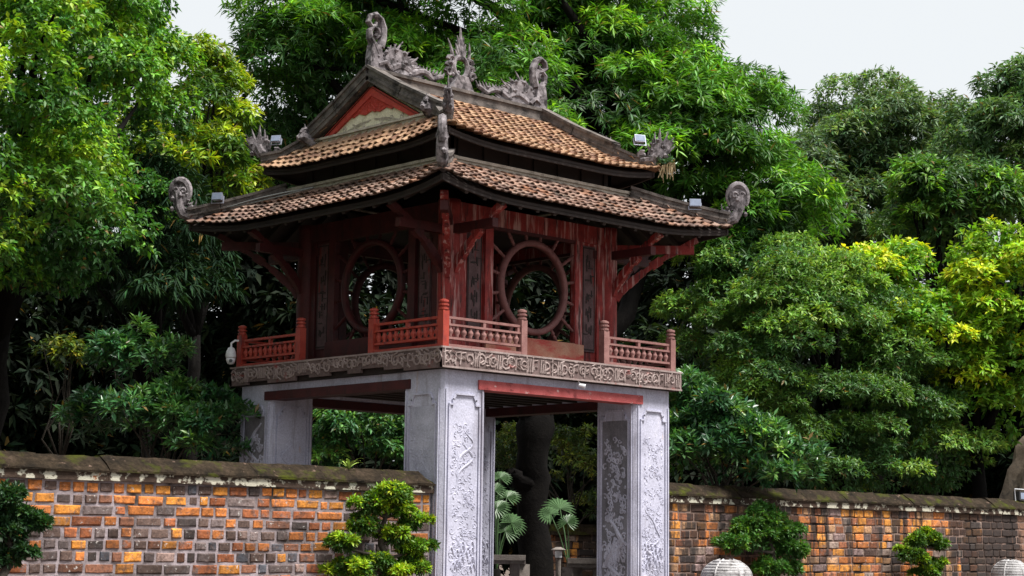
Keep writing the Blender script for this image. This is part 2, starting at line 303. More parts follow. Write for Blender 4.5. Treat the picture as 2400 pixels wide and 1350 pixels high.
# --- beams, lintels, deck
for k in range(4):
    b = MB(); b.fbox(k, -1.98, 1.98, 2.45, 2.782, 4.08, 4.235)
    b.build('beam', M['beam_red'] if k == 0 else M['red_dark_shade'], pav)
    b = MB(); b.fbox(k, -1.82, 1.82, 2.3, 2.72, 4.238, 4.362); b.build('lintel', M['plaster'], pav)
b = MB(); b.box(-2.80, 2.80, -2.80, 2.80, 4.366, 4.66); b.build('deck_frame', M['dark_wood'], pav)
bd = MB(); bd.box(-2.86, 2.86, -2.86, 2.86, 4.664, 4.70); floor_o = bd.build('deck_floor', M['red_dark_shade'], pav)
for i in range(9):
    y = -1.6+i*0.4; jb = MB(); jb.box(-2.3, 2.3, y-0.05, y+0.05, 4.22, 4.364); jb.build('joist', M['dark_wood'], pav)

# --- carved frieze boards
def frieze(k):
    A = Vector(F(k, 1, 0, 0)); n = Vector(F(k, 0, 1, 0)); B = Vector((0, 0, 1)); O = n*2.862
    mb = MB(); th = 0.055; H = 2.862+th/2+0.001*(k % 2)
    if k % 2 == 0:
        out = [(-H, 4.372), (H, 4.372), (H, 4.71), (-H, 4.71)]
    else:   # stepped lower edge
        xs = [-H, -2.35, -2.35, -1.75, -1.75, -0.95, -0.95, -0.55, -0.55, 0.0, 0.0, 0.5, 0.5, 0.85, 0.85, 1.45, 1.45, 1.95, 1.95, H]
        zs = [4.37, 4.37, 4.42, 4.42, 4.37, 4.37, 4.45, 4.45, 4.40, 4.40, 4.46, 4.46, 4.40, 4.40, 4.46, 4.46, 4.41, 4.41, 4.37, 4.37]
        xs = [x if abs(x) == H else x*1.0 for x in xs]
        out = list(zip(xs, zs))+[(H, 4.71), (-H, 4.71)]
        # split into convex columns
    if k % 2 == 0:
        mb.plate([O+A*a+B*b_ for a, b_ in out], n, th)
    else:
        for i in range(0, len(xs)-1, 2):
            mb.plate([O+A*xs[i]+B*zs[i], O+A*xs[i+1]+B*zs[i], O+A*xs[i+1]+B*4.71, O+A*xs[i]+B*4.71], n, th)
    fr = mb.build('frieze_board', M['frieze_deep'], pav)
    sf = O+n*th/2; cv = MB()
    cv.beam(sf-A*H+B*4.697, sf+A*H+B*4.697, 0.03, 0.026, n)
    if k % 2 == 0:
        cv.beam(sf-A*H+B*4.386, sf+A*H+B*4.386, 0.03, 0.028, n)
        joints = [-2.84, -1.02, -0.42, 0.75, 1.75, 2.84]
        for j in joints: cv.beam(sf+A*j+B*4.39, sf+A*j+B*4.69, 0.03, 0.024, A)
    rr = random.Random(31+k); u = -2.78
    lim = (lambda a: 4.41) if k % 2 == 0 else (lambda a: 0.03+[zs[i] for i in range(0, len(xs)-1, 2) if xs[i] <= a <= xs[i+1]+1e-6][0])
    while u < 2.78:
        lo = lim(max(-2.84, min(2.84, u))); hi = 4.675; kind = rr.random(); c = sf+A*u+B*((lo+hi)/2)+n*0.004; hh = (hi-lo)/2
        if kind < 0.6:
            r_ = hh*rr.uniform(0.7, 0.95)
            pts = curl_pts(c, r_, rr.uniform(0, 6.3), rr.choice([-1, 1])*rr.uniform(1.0, 1.6), A, B, 0.75, 12)
            cv.tube(pts, [0.022*(1-0.4*i/12) for i in range(13)], 4, 0.8, n)
        elif kind < 0.8:
            cv.tube([c-A*0.07-B*hh*0.8, c-A*0.05+B*hh*0.6, c+A*0.05+B*hh*0.7, c+A*0.04-B*hh*0.2, c-A*0.02-B*hh*0.1], 0.018, 4)
        else:
            for s in (-1, 0, 1): cv.tube([c+A*0.045*s-B*hh*0.85, c+A*(0.05*s+0.02)+B*hh*0.85], 0.016, 4)
        for _ in range(2):
            z_ = rr.uniform(lo, hi); cv.tube([sf+A*(u+rr.uniform(-.08, .08))+B*z_+n*0.006, sf+A*(u+rr.uniform(-.08, .08))+B*min(hi, z_+0.05)+n*0.006], 0.017, 4)
        u += rr.uniform(0.10, 0.17)
    tag(cv.build('carving', M['frieze'], fr), kind='stuff')
for k in range(4): frieze(k)

# --- railings
bal = MB().lathe([(0.026, 0), (0.036, 0.012), (0.028, 0.03), (0.052, 0.075), (0.05, 0.105), (0.028, 0.14), (0.034, 0.158), (0.026, 0.178)], n=10)
bal_me = {}
def railing(k, u0, u1, mat, key):
    sgn = 1
    r = MB()
    r.fbox(k, u0, u1, 2.715, 2.785, 5.175, 5.215)
    r.fbox(k, u0, u1, 2.705, 2.795, 5.062, 5.096)
    r.fbox(k, u0, u1, 2.705, 2.795, 4.846, 4.884)
    r.fbox(k, u0, u1, 2.69, 2.81, 4.702, 4.765)
    mid = (u0+u1)/2
    for a in (u0+0.03, mid, u1-0.03): r.fbox(k, a-0.03, a+0.03, 2.72, 2.78, 5.09, 5.18)
    ra = r.build('railing', mat, pav)
    if key not in bal_me: bal_me[key] = bal.mesh('baluster', mat, True)
    nb = 11
    for i in range(nb):
        u = u0+(i+0.5)*(u1-u0)/nb
        o = bpy.data.objects.new('baluster', bal_me[key]); col.objects.link(o); o.parent = ra; o.location = F(k, u, 2.75, 4.884)
        o.matrix_parent_inverse = Matrix()
    return ra
post_me = {}
def post(k, u, mat, key):
    if key not in post_me:
        p = MB(); p.box(-0.065, 0.065, -0.065, 0.065, 0, 0.60)
        p.lathe([(0.06, 0.60), (0.08, 0.612), (0.08, 0.64), (0.055, 0.65), (0.055, 0.665), (0.085, 0.675), (0.085, 0.70), (0.058, 0.71), (0.058, 0.725), (0.082, 0.735), (0.078, 0.765), (0.03, 0.785)], n=14)
        post_me[key] = p.mesh('rail_post', mat)
    o = link('rail_post', post_me[key], pav); o.location = F(k, u, 2.75, DECK+0.001); o.rotation_euler.z = random.uniform(-.02, .02); return o
for k in range(4):
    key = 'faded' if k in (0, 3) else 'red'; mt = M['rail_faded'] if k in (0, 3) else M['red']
    railing(k, -2.682, -1.068, mt, key); railing(k, 1.068, 2.682, mt, key)
    post(k, -1.0, mt, key); post(k, 1.0, mt, key); post(k, 2.75, mt, 'red' if k == 1 else key)

# --- upper storey: columns, walls with round windows
CO, WY = 1.93, 2.0
for sx in (-1, 1):
    for sy in (-1, 1):
        c = MB().lathe([(0.23, 0.0), (0.24, 0.05), (0.20, 0.09), (0.19, 0.3), (0.185, 2.5), (0.19, 2.62)], (sx*CO, sy*CO, DECK), 18)
        c.build('column', M['red_worn'] if sy < 0 else M['red_dark_shade'], pav, True)  # back columns darker, shade put into the colour
for k in range(4):
    n = Vector(F(k, 0, 1, 0)); A = Vector(F(k, 1, 0, 0)); B = Vector((0, 0, 1))
    wl = MB()
    for s in (-1, 1):
        wl.fbox(k, s*1.60, s*1.76, 1.93, 2.0, DECK, 7.05)       # frame beside the column
        wl.fbox(k, s*1.19, s*1.60, 1.93, 1.965, DECK, 7.05)     # board behind the plaque
    wl.fbox(k, -1.76, 1.76, 1.93, 2.02, 6.985, 7.30)
    wm = M['red_worn'] if k in (0, 3) else M['red_dark_shade']; wo_ = wl.build('wall_panel', wm, pav)  # left and back walls take the darker wood as painted shade
    for s in (-1, 1):
        j = MB(); j.fbox(k, s*1.005, s*1.185, 1.92, 2.035, DECK+0.002, 6.983); j.build('jamb', wm, wo_)
        pq = MB(); pq.fbox(k, s*1.235, s*1.555, 1.967, 1.99, 5.02, 6.93)
        plq = pq.build('plaque', M['plaque'], wo_)
        # raised characters and border of the plaque: small carved strokes
        gl = MB(); rr = random.Random(5*k+s); cu = s*1.395; base = n*1.99
        for (a0, a1, b0, b1) in ((-.15, .15, 5.05, 5.07), (-.15, .15, 6.88, 6.90)): gl.fbox(k, cu+a0, cu+a1, 1.988, 2.0, b0, b1)
        for a in (-.15, .14): gl.fbox(k, cu+a, cu+a+0.012, 1.988, 2.0, 5.075, 6.875)
        for ci in range(5):
            zc = 6.62-ci*0.31
            for _ in range(6):
                a, b_ = rr.uniform(-.08, .08), rr.uniform(-.1, .1)
                if rr.random() < 0.5: gl.fbox(k, cu+a-0.05, cu+a+0.05, 1.988, 2.0+rr.random()*.003, zc+b_, zc+b_+0.018)
                else: gl.fbox(k, cu+a, cu+a+0.018, 1.988, 2.0+rr.random()*.003, zc+b_-0.06, zc+b_+0.06)
        gl.build('plaque_carving', M['dark_wood'], wo_)
    sb = MB(); sb.fbox(k, -1.19, 1.19, 2.037, 2.075, DECK+0.003, 5.12); sb.fbox(k, -1.003, 1.003, 1.92, 2.034, DECK+0.003, 5.135)
    sb.build('sill_board', M['sill'] if k == 0 else M['red_dark_shade'], wo_)
    hd = MB(); hd.fbox(k, -1.003, 1.003, 1.935, 2.03, 6.93, 6.984); hd.build('head_rail', M['red_dark_shade'], wo_)
    # ring
    rg = MB(); N = 48; c = n*1.975+B*6.03; vs_ = []; fs_ = []
    prof = [(0.725, -0.05), (0.725, 0.05), (0.75, 0.068), (0.80, 0.068), (0.835, 0.045), (0.835, -0.05)]
    for i in range(N):
        an = 2*math.pi*i/N; dr = A*math.cos(an)+B*math.sin(an)
        vs_ += [c+dr*r_+n*o_ for r_, o_ in prof]
    q = len(prof)
    for i in range(N):
        for j in range(q): fs_.append((i*q+j, i*q+(j+1) % q, ((i+1) % N)*q+(j+1) % q, ((i+1) % N)*q+j))
    rg.add(vs_, fs_); rg.build('window_ring', M['ring'] if k in (0, 3) else M['red_dark_shade'], wo_, True)
    for i in range(16):
        an = math.pi/16+i*math.pi/8; dr = A*math.cos(an)+B*math.sin(an)
        ca, sa = abs(math.cos(an)), abs(math.sin(an))
        hl = 0.90 if math.sin(an) > 0 else 0.895
        end = min(1.0/max(ca, 1e-6), hl/max(sa, 1e-6))
        if end < 0.86: end = 0.88
        sp = MB(); t_ = dr.cross(n)
        L_ = end-0.83
        rs = [(0.0, 0.03), (0.2, 0.026), (0.35, 0.036), (0.5, 0.024), (0.65, 0.036), (0.8, 0.026), (1.0, 0.03)]
        sp.tube([c+dr*(0.825+f_*(L_+0.01)) for f_, _ in rs], [r_ for _, r_ in rs], 7)
        sp.build('spoke', M['ring'] if k in (0, 3) else M['red_dark_shade'], wo_)
# ceiling of the room
b = MB(); b.box(-1.9, 1.9, -1.9, 1.9, 7.18, 7.24); b.build('ceiling_boards', M['dark_wood'], pav)

# --- curved eave struts and projecting beams
def strut(p0, p1, mat, side):
    p0, p1 = Vector(p0), Vector(p1); s = MB(); n = 9
    h = Vector((p1.x-p0.x, p1.y-p0.y, 0)); hn = h.normalized()
    for i in range(n):
        t0, t1 = i/n, (i+1.12)/n
        f = lambda t: p0+h*(t**1.25)+Vector((0, 0, (p1.z-p0.z)*t**0.88))
        th = 0.12 if i % 2 else 0.085
        if i in (2, 5): th = 0.15
        s.beam(f(t0), f(min(t1, 1.0)), 0.095+0.02*(i % 2), th, hn)
    s.beam(p1-h.normalized()*0.02+Vector((0, 0, -0.02)), p1+hn*0.16+Vector((0, 0, 0.07)), 0.13, 0.10)
    return s.build('eave_strut', mat, pav)
for sx in (-1, 1):
    for sy in (-1, 1):
        fr_ = M['red_worn'] if sy < 0 else M['red_dark_shade']
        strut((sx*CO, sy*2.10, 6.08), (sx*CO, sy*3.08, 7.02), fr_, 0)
        strut((sx*2.10, sy*CO, 6.08), (sx*3.08, sy*CO, 7.02), M['red_dark_shade'], 0)  # side struts darkened, eave shade painted into the colour
        strut((sx*2.06, sy*2.06, 6.0), (sx*2.98, sy*2.98, 7.06), fr_, 0)
        for q in (((sx*1.5, sy*CO), (sx*3.06, sy*CO)), ((sx*CO, sy*1.5), (sx*CO, sy*3.06)), ((sx*1.7, sy*1.7), (sx*3.05, sy*3.05))):
            bm_ = MB(); z_ = 6.80 if q[0][0] != q[1][0] and q[0][1] == q[1][1] else (6.805 if q[0][0] == q[1][0] else 6.94)
            bm_.beam((q[0][0], q[0][1], z_), (q[1][0], q[1][1], z_), 0.13, 0.15)
            bm_.build('eave_beam', M['red_worn'] if z_ > 6.9 and sx > 0 else M['red_dark_shade'], pav)

# --- roofs
E1, M1, E2 = 3.35, 2.24, 2.55
def lift(u, E, t, amt=0.16): return amt*max(0.0, (abs(u)/E-0.45)/0.55)**2*(1-t)
def low_surf(k, u, t):       # t 0 at the eave .. 1 at the ledge
    o = E1+(M1-E1)*t; f = 1+0.045*min(1.0, abs(u)/o)**6*(1-max(0, t)); return Vector(F(k, u*f, o*f, 7.20+0.66*(0.86*t+0.14*t*t)+lift(u, o, t)))
def low_hw(t): return E1+(M1-E1)*t
def up_surf(k, u, t):        # long slopes, t 1 at the ridge
    o = E2*(1-t); return Vector(F(k, u, o, 8.29+1.36*math.copysign(abs(t)**1.06, t)+lift(u, E2, min(1, t*3.0), 0.13)))
def up_hw(t):
    o = E2*(1-t); return 2.13 if o < 1.95 else 2.13+(E2-2.13)*((o-1.95)/(E2-1.95))
def sk_surf(k, u, t):        # short skirt under the gable
    o = E2+(2.10-E2)*t; return Vector(F(k, u, o, 8.29+0.44*t+lift(u, E2, t, 0.13)))
def sk_hw(t): return E2+(1.93-E2)*t

def tile_mesh(name, mat):
    # a slightly arched clay tile with an upturned rounded nose; local x across, y down-slope, z up
    w_, l_ = 0.093, 0.27; t_ = MB(); vs_ = []
    xs_ = [-1, -0.5, 0.0, 0.5, 1]
    for y_, wf, zz in ((-0.02, 1.0, 0.0), (l_*0.7, 1.0, 0.030), (l_, 0.62, 0.052)):
        for x_ in xs_: vs_.append((x_*w_*wf, y_, zz+0.026*(1-x_*x_)))
    nv = len(vs_); vs_ += [(a, b_, c-0.02) for a, b_, c in vs_]
    fs_ = []
    for r_ in range(2):
        for i in range(4):
            a = r_*5+i; fs_.append((a, a+1, a+6, a+5))
    for i in range(4): a = 10+i; fs_.append((a, a+1, a+1+nv, a+nv))
    for r_ in range(2):
        for e in (0, 4): a = r_*5+e; fs_.append((a, a+5, a+5+nv, a+nv))
    t_.add(vs_, fs_); return t_.mesh(name, mat)
def roof_tiles(surf, hw, k, rows, pitch, tmax=1.0):
    out = []
    for j in range(rows):
        t = (j+0.02)*tmax/rows; half = hw(t)-0.05; nn = max(1, int(2*half/pitch)); off = (j % 2)*pitch/2
        for i in range(nn+1):
            u = -half+off*0+(i+0.5*(j % 2))*(2*half/nn)
            if abs(u) > half+0.02: continue
            p = surf(k, u, t); e = 0.02
            down = (surf(k, u, t-0.03)-surf(k, u, t+0.03)).normalized(); ac = (surf(k, u+e, t)-surf(k, u-e, t)).normalized()
            n = ac.cross(down); n = n if n.z > 0 else -n
            ac = down.cross(n); out.append((p, ac, down, n))
    return out
def tile_matrix(T):
    p, ac, dn, n = T; j = 0.05
    ac = (ac+Vector((0, 0, random.uniform(-j, j)))).normalized(); n2 = ac.cross(dn).normalized()
    if n2.z < 0: n2 = -n2; ac = -ac
    base = p-dn*(0.16+random.gauss(0, 0.010))+n2*(0.03+random.uniform(0, 0.014))
    return Matrix(((ac.x, dn.x, n2.x, base.x), (ac.y, dn.y, n2.y, base.y), (ac.z, dn.z, n2.z, base.z), (0, 0, 0, 1)))

def deck_mesh(surf, hw, ks, drop, nt_=6, nu=14, thick=0.05):
    mb = MB()
    for k in ks:
        for lay in (0, 1):
            vs_ = []; fs_ = []
            for a in range(nt_+1):
                t = a/nt_; h = hw(t)
                for b_ in range(nu+1):
                    p = surf(k, -h+2*h*b_/nu, t); vs_.append((p.x, p.y, p.z-drop-lay*thick))
            for a in range(nt_):
                for b_ in range(nu):
                    i = a*(nu+1)+b_; fs_.append((i, i+1, i+nu+2, i+nu+1))
            mb.add(vs_, fs_)
        # fascia along the eave
        h = hw(0)
        pts = [surf(k, -h+2*h*b_/nu, 0) for b_ in range(nu+1)]; on = Vector(F(k, 0, 1, 0))
        for p, q in zip(pts[:-1], pts[1:]):
            mb.hexa([p-on*0.05-Vector((0, 0, drop+0.10)), q-on*0.05-Vector((0, 0, drop+0.10)), q-on*0.012-Vector((0, 0, drop+0.10)), p-on*0.012-Vector((0, 0, drop+0.10)),
                     p-on*0.05-Vector((0, 0, drop-0.0)), q-on*0.05-Vector((0, 0, drop)), q-on*0.012-Vector((0, 0, drop)), p-on*0.012-Vector((0, 0, drop))])
    return mb
low = deck_mesh(low_surf, low_hw, range(4), 0.03).build('lower_roof', M['dark_wood'], pav)
for k in range(4):
    for i in range(15):
        u = -2.8+i*0.4
        t1 = 1.0 if abs(u) < M1 else (E1-abs(u))/(E1-M1)
        p, q = low_surf(k, u, 0.03), low_surf(k, u, max(0.08, t1-0.02)); rf = MB()
        rf.beam(p-Vector((0, 0, 0.145)), q-Vector((0, 0, 0.145)), 0.07, 0.09); rf.build('rafter', M['dark_wood'], low)
up_b = deck_mesh(up_surf, up_hw, (0, 2), 0.03, 10)
sk = deck_mesh(sk_surf, sk_hw, (1, 3), 0.03, 4); up_b.add(sk.v, sk.f)
upr = up_b.build('upper_roof', M['dark_wood'], pav)

tiles_low = [T for k in range(4) for T in roof_tiles(low_surf, low_hw, k, 7, 0.182)]
tiles_up = [T for k in (0, 2) for T in roof_tiles(up_surf, up_hw, k, 16, 0.182, 0.97)]+[T for k in (1, 3) for T in roof_tiles(sk_surf, sk_hw, k, 4, 0.182)]
cv_ = Vector(CAM)
def facing(T): return T[3].dot((cv_-T[0]).normalized()) > 0.02
cand = sorted([(max(0.0, T[3].dot((cv_-T[0]).normalized()))*30/((cv_-T[0]).length)+(0.12 if i_ < 0 else 0), idx, which) for which, lst in (('low', tiles_low), ('up', tiles_up)) for idx, T in enumerate(lst) for i_ in (0,)], reverse=True)
pick = {(w_, i) for _, i, w_ in cand[:300]}
for which, lst, roof, mat in (('low', tiles_low, low, M['tile_low']), ('up', tiles_up, upr, M['tile_up'])):
    tm = tile_mesh('roof_tile', mat)
    tv = np.array([v.co[:] for v in tm.vertices]); tf = [tuple(p.vertices) for p in tm.polygons]
    rest = MB()
    for i, T in enumerate(lst):
        mx = tile_matrix(T)
        if (which, i) in pick:
            o = bpy.data.objects.new('roof_tile', tm); col.objects.link(o); o.parent = roof; o.matrix_local = mx
        else:
            mm = np.array(mx); rest.add(tv @ mm[:3, :3].T+mm[:3, 3], tf)
    ro = rest.build('roof_tile_field', mat, roof); tag(ro, kind='stuff')

# --- ledge, clerestory, hips
for k in range(4):
    l_ = MB(); e = 0.004*(k % 2)
    l_.fbox(k, -2.27-e, 2.27+e, 2.10, 2.27+e, 7.83, 7.90); l_.fbox(k, -2.21-e, 2.21+e, 2.06, 2.21+e, 7.90, 7.965+e); l_.fbox(k, -2.25-e, 2.25+e, 2.06, 2.25+e, 7.965+e, 8.015+e)
    l_.build('roof_ledge', M['ledge'], low)
    cl = MB(); cl.fbox(k, -1.98, 1.98, 1.9, 1.98+e, 7.8, 8.62+e)
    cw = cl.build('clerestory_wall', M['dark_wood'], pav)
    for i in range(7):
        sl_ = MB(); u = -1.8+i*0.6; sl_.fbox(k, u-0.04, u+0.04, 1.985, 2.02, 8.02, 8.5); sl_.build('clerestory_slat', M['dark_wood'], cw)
def ridge_bar(pts, w_, h_, name, parent, cap=True):
    mb = MB()
    for p, q in zip(pts[:-1], pts[1:]):
        p, q = Vector(p), Vector(q); d = (q-p).normalized()*0.01
        mb.beam(p-d, q+d, w_, h_)
        if cap:
            up = Vector((0, 0, h_/2+0.012)); mb.beam(p-d+up, q+d+up, w_*1.35, 0.05); mb.beam(p-d-up*0.2, q+d-up*0.2, w_*1.18, 0.035)
    return mb.build(name, M['ridge'], parent)
S = [(-1, -1), (1, -1), (-1, 1), (1, 1)]
for sx, sy in S:
    pts = []
    for t in (1.0, 0.66, 0.33, 0.1, 0.0):
        o = E1+(M1-E1)*t; z_ = low_surf(0, o, t).z; o = low_surf(0, o, t).x; pts.append((sx*o, sy*o, z_+0.13+0.03*(1-t)))
    ridge_bar(pts, 0.15, 0.17, 'hip_ridge', low)
    pts = [(sx*2.15, sy*1.9, 8.80), (sx*2.36, sy*2.25, 8.60), (sx*2.56, sy*2.56, 8.55)]
    ridge_bar(pts, 0.14, 0.16, 'hip_ridge', upr)
    ridge_bar([(sx*2.13, sy*0.02, 9.80), (sx*2.13, sy*0.9, 9.32), (sx*2.13, sy*1.95, 8.82)], 0.17, 0.24, 'verge_ridge', upr)
rg = MB(); rg.box(-2.12, 2.12, -0.09, 0.09, 9.58, 9.84); rg.box(-2.16, 2.16, -0.125, 0.125, 9.842, 9.90); rg.box(-2.15, 2.15, -0.115, 0.115, 9.66, 9.70)
rg.build('main_ridge', M['ridge'], upr)

# --- gables
for s in (-1, 1):
    X = s*2.03
    gb = MB(); gb.plate([(X, -1.75, 8.70), (X, 1.75, 8.70), (X, 0, 9.62)], (1, 0, 0), 0.06)
    ga = gb.build('gable', M['cream'], upr)
    rb = MB(); xr = s*2.085
    for sy in (-1, 1):
        rb.plate([(xr, 0, 9.60), (xr, 0, 9.42), (xr, sy*1.24, 8.79), (xr, sy*1.36, 8.86)] if sy > 0 else [(xr, 0, 9.60), (xr, sy*1.36, 8.86), (xr, sy*1.24, 8.79), (xr, 0, 9.42)], (1, 0, 0), 0.05)
    rb.build('bargeboard', M['gable_red'], upr)
    cp = MB(); xc = s*2.066
    edge = [(0.0, 9.45)]+[(0.80-0.16*i, 9.045+0.02*(i % 2)*1.6+0.012*i) for i in range(0, 11)]
    cp.plate([(xc, y_, z_) for y_, z_ in ([(0.66, 9.145), (0.52, 9.10), (0.38, 9.15), (0.20, 9.10), (0.0, 9.16), (-0.20, 9.10), (-0.38, 9.15), (-0.52, 9.10), (-0.66, 9.145), (0, 9.49)])], (1, 0, 0), 0.03)
    rr = random.Random(3)
    for _ in range(40):
        z_ = rr.uniform(9.16, 9.40); y_ = rr.uniform(-1, 1)*(9.46-z_)*1.55
        cp.tube(curl_pts((xc+s*0.015, y_, z_), rr.uniform(.03, .06), rr.uniform(0, 6), rr.choice([-1, 1]), Vector((0, 1, 0)), Vector((0, 0, 1)), 0.7, 7), 0.014, 4)
    cp.build('gable_carving', M['gable_red'], upr)
    lg = MB(); lg.box(*sorted((s*2.02, s*2.15)), -1.62, 1.62, 8.70, 8.76); lg.box(*sorted((s*2.02, s*2.12)), -1.58, 1.58, 8.76, 8.82); lg.box(*sorted((s*2.02, s*2.16)), -1.6, 1.6, 8.82, 8.86)
    lg.build('gable_ledge', M['ledge'], upr)
    # plaster scrolls on the pediment
    ps = MB()
    for sy in (-1, 1):
        ps.tube([(s*2.062, sy*y_, 8.88+0.04*math.sin(y_*5)+0.10*max(0, 0.9-y_)) for y_ in np.linspace(0.1, 1.05, 12)], 0.018, 4)
        ps.tube([(s*2.062, sy*y_, 8.93+0.07*math.cos(y_*4)) for y_ in np.linspace(0.05, 0.75, 10)], 0.014, 4)
        for i in range(3): ps.tube(curl_pts((s*2.062, sy*(0.25+0.27*i), 8.93), 0.06, i, 1.2, Vector((0, 1, 0)), Vector((0, 0, 1)), 0.8, 9), 0.013, 4)
    ps.build('pediment_scroll', M['ledge'], upr)

# --- ridge and corner ornaments (lime mortar)
def knobbly(mb, c, r, n, rr, A, B, N):
    for _ in range(n):
        d = A*rr.uniform(-1, 1)+B*rr.uniform(-1, 1)+N*rr.uniform(-.5, .5)
        p = Vector(c)+d*r; rad = rr.uniform(.025, .05)
        mb.tube([p-B*rad, p, p+B*rad*0.9], [rad*0.5, rad, rad*0.4], 5)
def flame(mb, base, ang, length, w_, A, B, bend=0.35):
    pts = []; n = 6
    for i in range(n+1):
        t = i/n; a = ang+bend*t; pts.append(Vector(base)+(A*math.cos(ang+bend*t*0.5)+B*math.sin(ang+bend*t*0.5))*length*t)
    mb.tube(pts, [w_*(1-0.85*(i/n)**1.3) for i in range(n+1)], 5, 0.7, A.cross(B))
def ridge_dragon(s):
    A = Vector((-s, 0, 0)); B = Vector((0, 0, 1)); N = Vector((0, 1, 0)); O = Vector((s*2.06, 0, 9.90)); mb = MB(); rr = random.Random(9)
    P = lambda a, b_: O+A*a+B*b_
    mb.plate([P(-.14, 0), P(.22, 0), P(.14, .22), P(.10, .45), P(-.10, .45), P(-.14, .2)], N, 0.16)
    mb.tube([P(.04, .3), P(-.04, .45), P(-.12, .55), P(-.13, .68), P(-.05, .76), P(.06, .74), P(.10, .64), P(.02, .57)], [.07, .07, .06, .055, .05, .05, .045, .03], 7, 1.3, N)
    mb.tube([P(.12, .42), P(.17, .6), P(.18, .78), P(.12, .93), P(.0, 1.0), P(-.12, .95), P(-.16, .84), P(-.08, .77), P(.01, .80), P(.02, .87)], [.075, .075, .07, .065, .06, .055, .05, .045, .04, .03], 7, 1.3, N)
    mb.tube([P(.0, .60), P(.03, .66), P(.0, .70)], .05, 6)
    mb.plate([P(.16, 0), P(.80, 0), P(.86, .16), P(.78, .34), P(.60, .46), P(.42, .48), P(.28, .40), P(.20, .22)], N, 0.10)
    for i in range(14):
        a = R(108-9*i); flame(mb, P(.28+.036*i, .06+.012*i), a, rr.uniform(.42, .62)*(1.0 if i < 9 else .75), .06, A, B, rr.choice((-.6, .5)))
        flame(mb, P(.34+.05*i, .0), a+.15, rr.uniform(.25, .40), .05, A, B, 0.4)
    knobbly(mb, P(.55, .2), .30, 50, rr, A, B, N*.35); knobbly(mb, P(.04, .25), .16, 16, rr, A, B, N*.7); knobbly(mb, P(1.15, .12), .12, 16, rr, A*3, B, N*.7)
    mb.tube([P(.35+t*1.25, .08+.10*abs(math.sin(t*7.5))) for t in np.linspace(0, 1, 18)], [.09*(1-.55*i/17) for i in range(18)], 7)
    for i in range(12): t = i/11; flame(mb, P(.7+t*.9, .15), R(70-20*t), .15, .035, A, B)
    for sgn in (-1, 1):
        mb.tube([P(.05, .1)+N*.07*sgn, P(.2, .16)+N*.10*sgn, P(.32, .05)+N*.09*sgn], .04, 5)
    return mb.build('ridge_dragon', M['stone'], pav)
ridge_dragon(-1); ridge_dragon(1)
def moon():
    A = Vector((1, 0, 0)); B = Vector((0, 0, 1)); N = Vector((0, 1, 0)); O = Vector((0, 0, 9.90)); mb = MB(); rr = random.Random(4)
    P = lambda a, b_: O+A*a+B*b_
    mb.plate([P(-.26, 0), P(.26, 0), P(.20, .12), P(.12, .26), P(-.12, .26), P(-.20, .12)], N, 0.2)
    ring = [P(.17*math.cos(t), .44+.20*math.sin(t)) for t in np.linspace(0, 2*math.pi, 22)]
    mb.tube(ring, .048, 7)
    for i, (a, l_, w_) in enumerate([(90, .62, .085), (99, .46, .07), (81, .46, .07), (109, .32, .06), (71, .34, .06), (122, .22, .05), (58, .24, .05)]):
        flame(mb, P(.06*math.cos(R(a)), .58), R(a), l_, w_, A, B, 0.05)
    for s in (-1, 1):
        for j, b_ in enumerate((.30, .42, .54)): mb.tube(curl_pts(P(s*(.29-.03*j), b_), .085, 0 if s > 0 else math.pi, s*1.2, A, B, .7, 9), [.045*(1-.05*i) for i in range(10)], 6)
        flame(mb, P(s*.2, .62), R(90-s*12), .34, .045, A, B)
    knobbly(mb, P(0, .22), .22, 16, rr, A, B, N*.4)
    return mb.build('ridge_moon_disc', M['stone'], pav)
moon()
def low_corner(sx, sy):
    A = Vector((sx, sy, 0)).normalized(); B = Vector((0, 0, 1)); N = A.cross(B); O = Vector((sx*3.50, sy*3.50, 7.47)); mb = MB(); rr = random.Random(12)
    P = lambda a, b_: O+A*a+B*b_
    mb.tube([P(-.30, -.02), P(-.05, .0), P(.10, .06), P(.17, .2), P(.2, .36), P(.22, .5)], [.06, .08, .10, .10, .09, .08], 8)
    hood = [P(.17+.165*math.cos(t), .46+.23*math.sin(t)) for t in np.linspace(-.7, math.pi+.7, 18)]
    mb.tube(hood, [.05+.025*math.sin(math.pi*i/17) for i in range(18)], 7)
    mb.plate([P(.05, .22), P(.28, .22), P(.31, .46), P(.26, .60), P(.14, .62), P(.06, .54), P(.04, .42)], N, 0.09)
    for a, b_ in ((.11, .50), (.24, .50)): mb.tube(curl_pts(P(a, b_)+N*.05, .055, 0, 1, A, B, .5, 8), .022, 5); mb.tube(curl_pts(P(a, b_)-N*.05, .055, 0, 1, A, B, .5, 8), .022, 5)
    for sg in (-1, 1): mb.tube([P(.17, .46)+N*.06*sg, P(.15, .40)+N*.08*sg, P(.19, .36)+N*.05*sg], .032, 6)
    for i in range(6): mb.tube(curl_pts(P(-.06-.13*i, .11+.05*(i % 2)), .115-.012*i, R(40*i), (-1)**i*1.3, A, B, .75, 11), [.036*(1-.05*j) for j in range(12)], 6)
    mb.tube([P(-.75+t*.75, .02+.06*abs(math.sin(t*9))) for t in np.linspace(0, 1, 12)], [.03+.03*i/11 for i in range(12)], 6)
    for i in range(9): flame(mb, P(.02-.09*i, .10), R(110+5*i), rr.uniform(.16, .30), .035, A, B, rr.uniform(-.5, .5))
    knobbly(mb, P(.17, .35), .20, 26, rr, A, B, N*.4); knobbly(mb, P(-.3, .08), .12, 20, rr, A*3, B, N*.6)
    return mb.build('corner_dragon', M['stone'], pav)
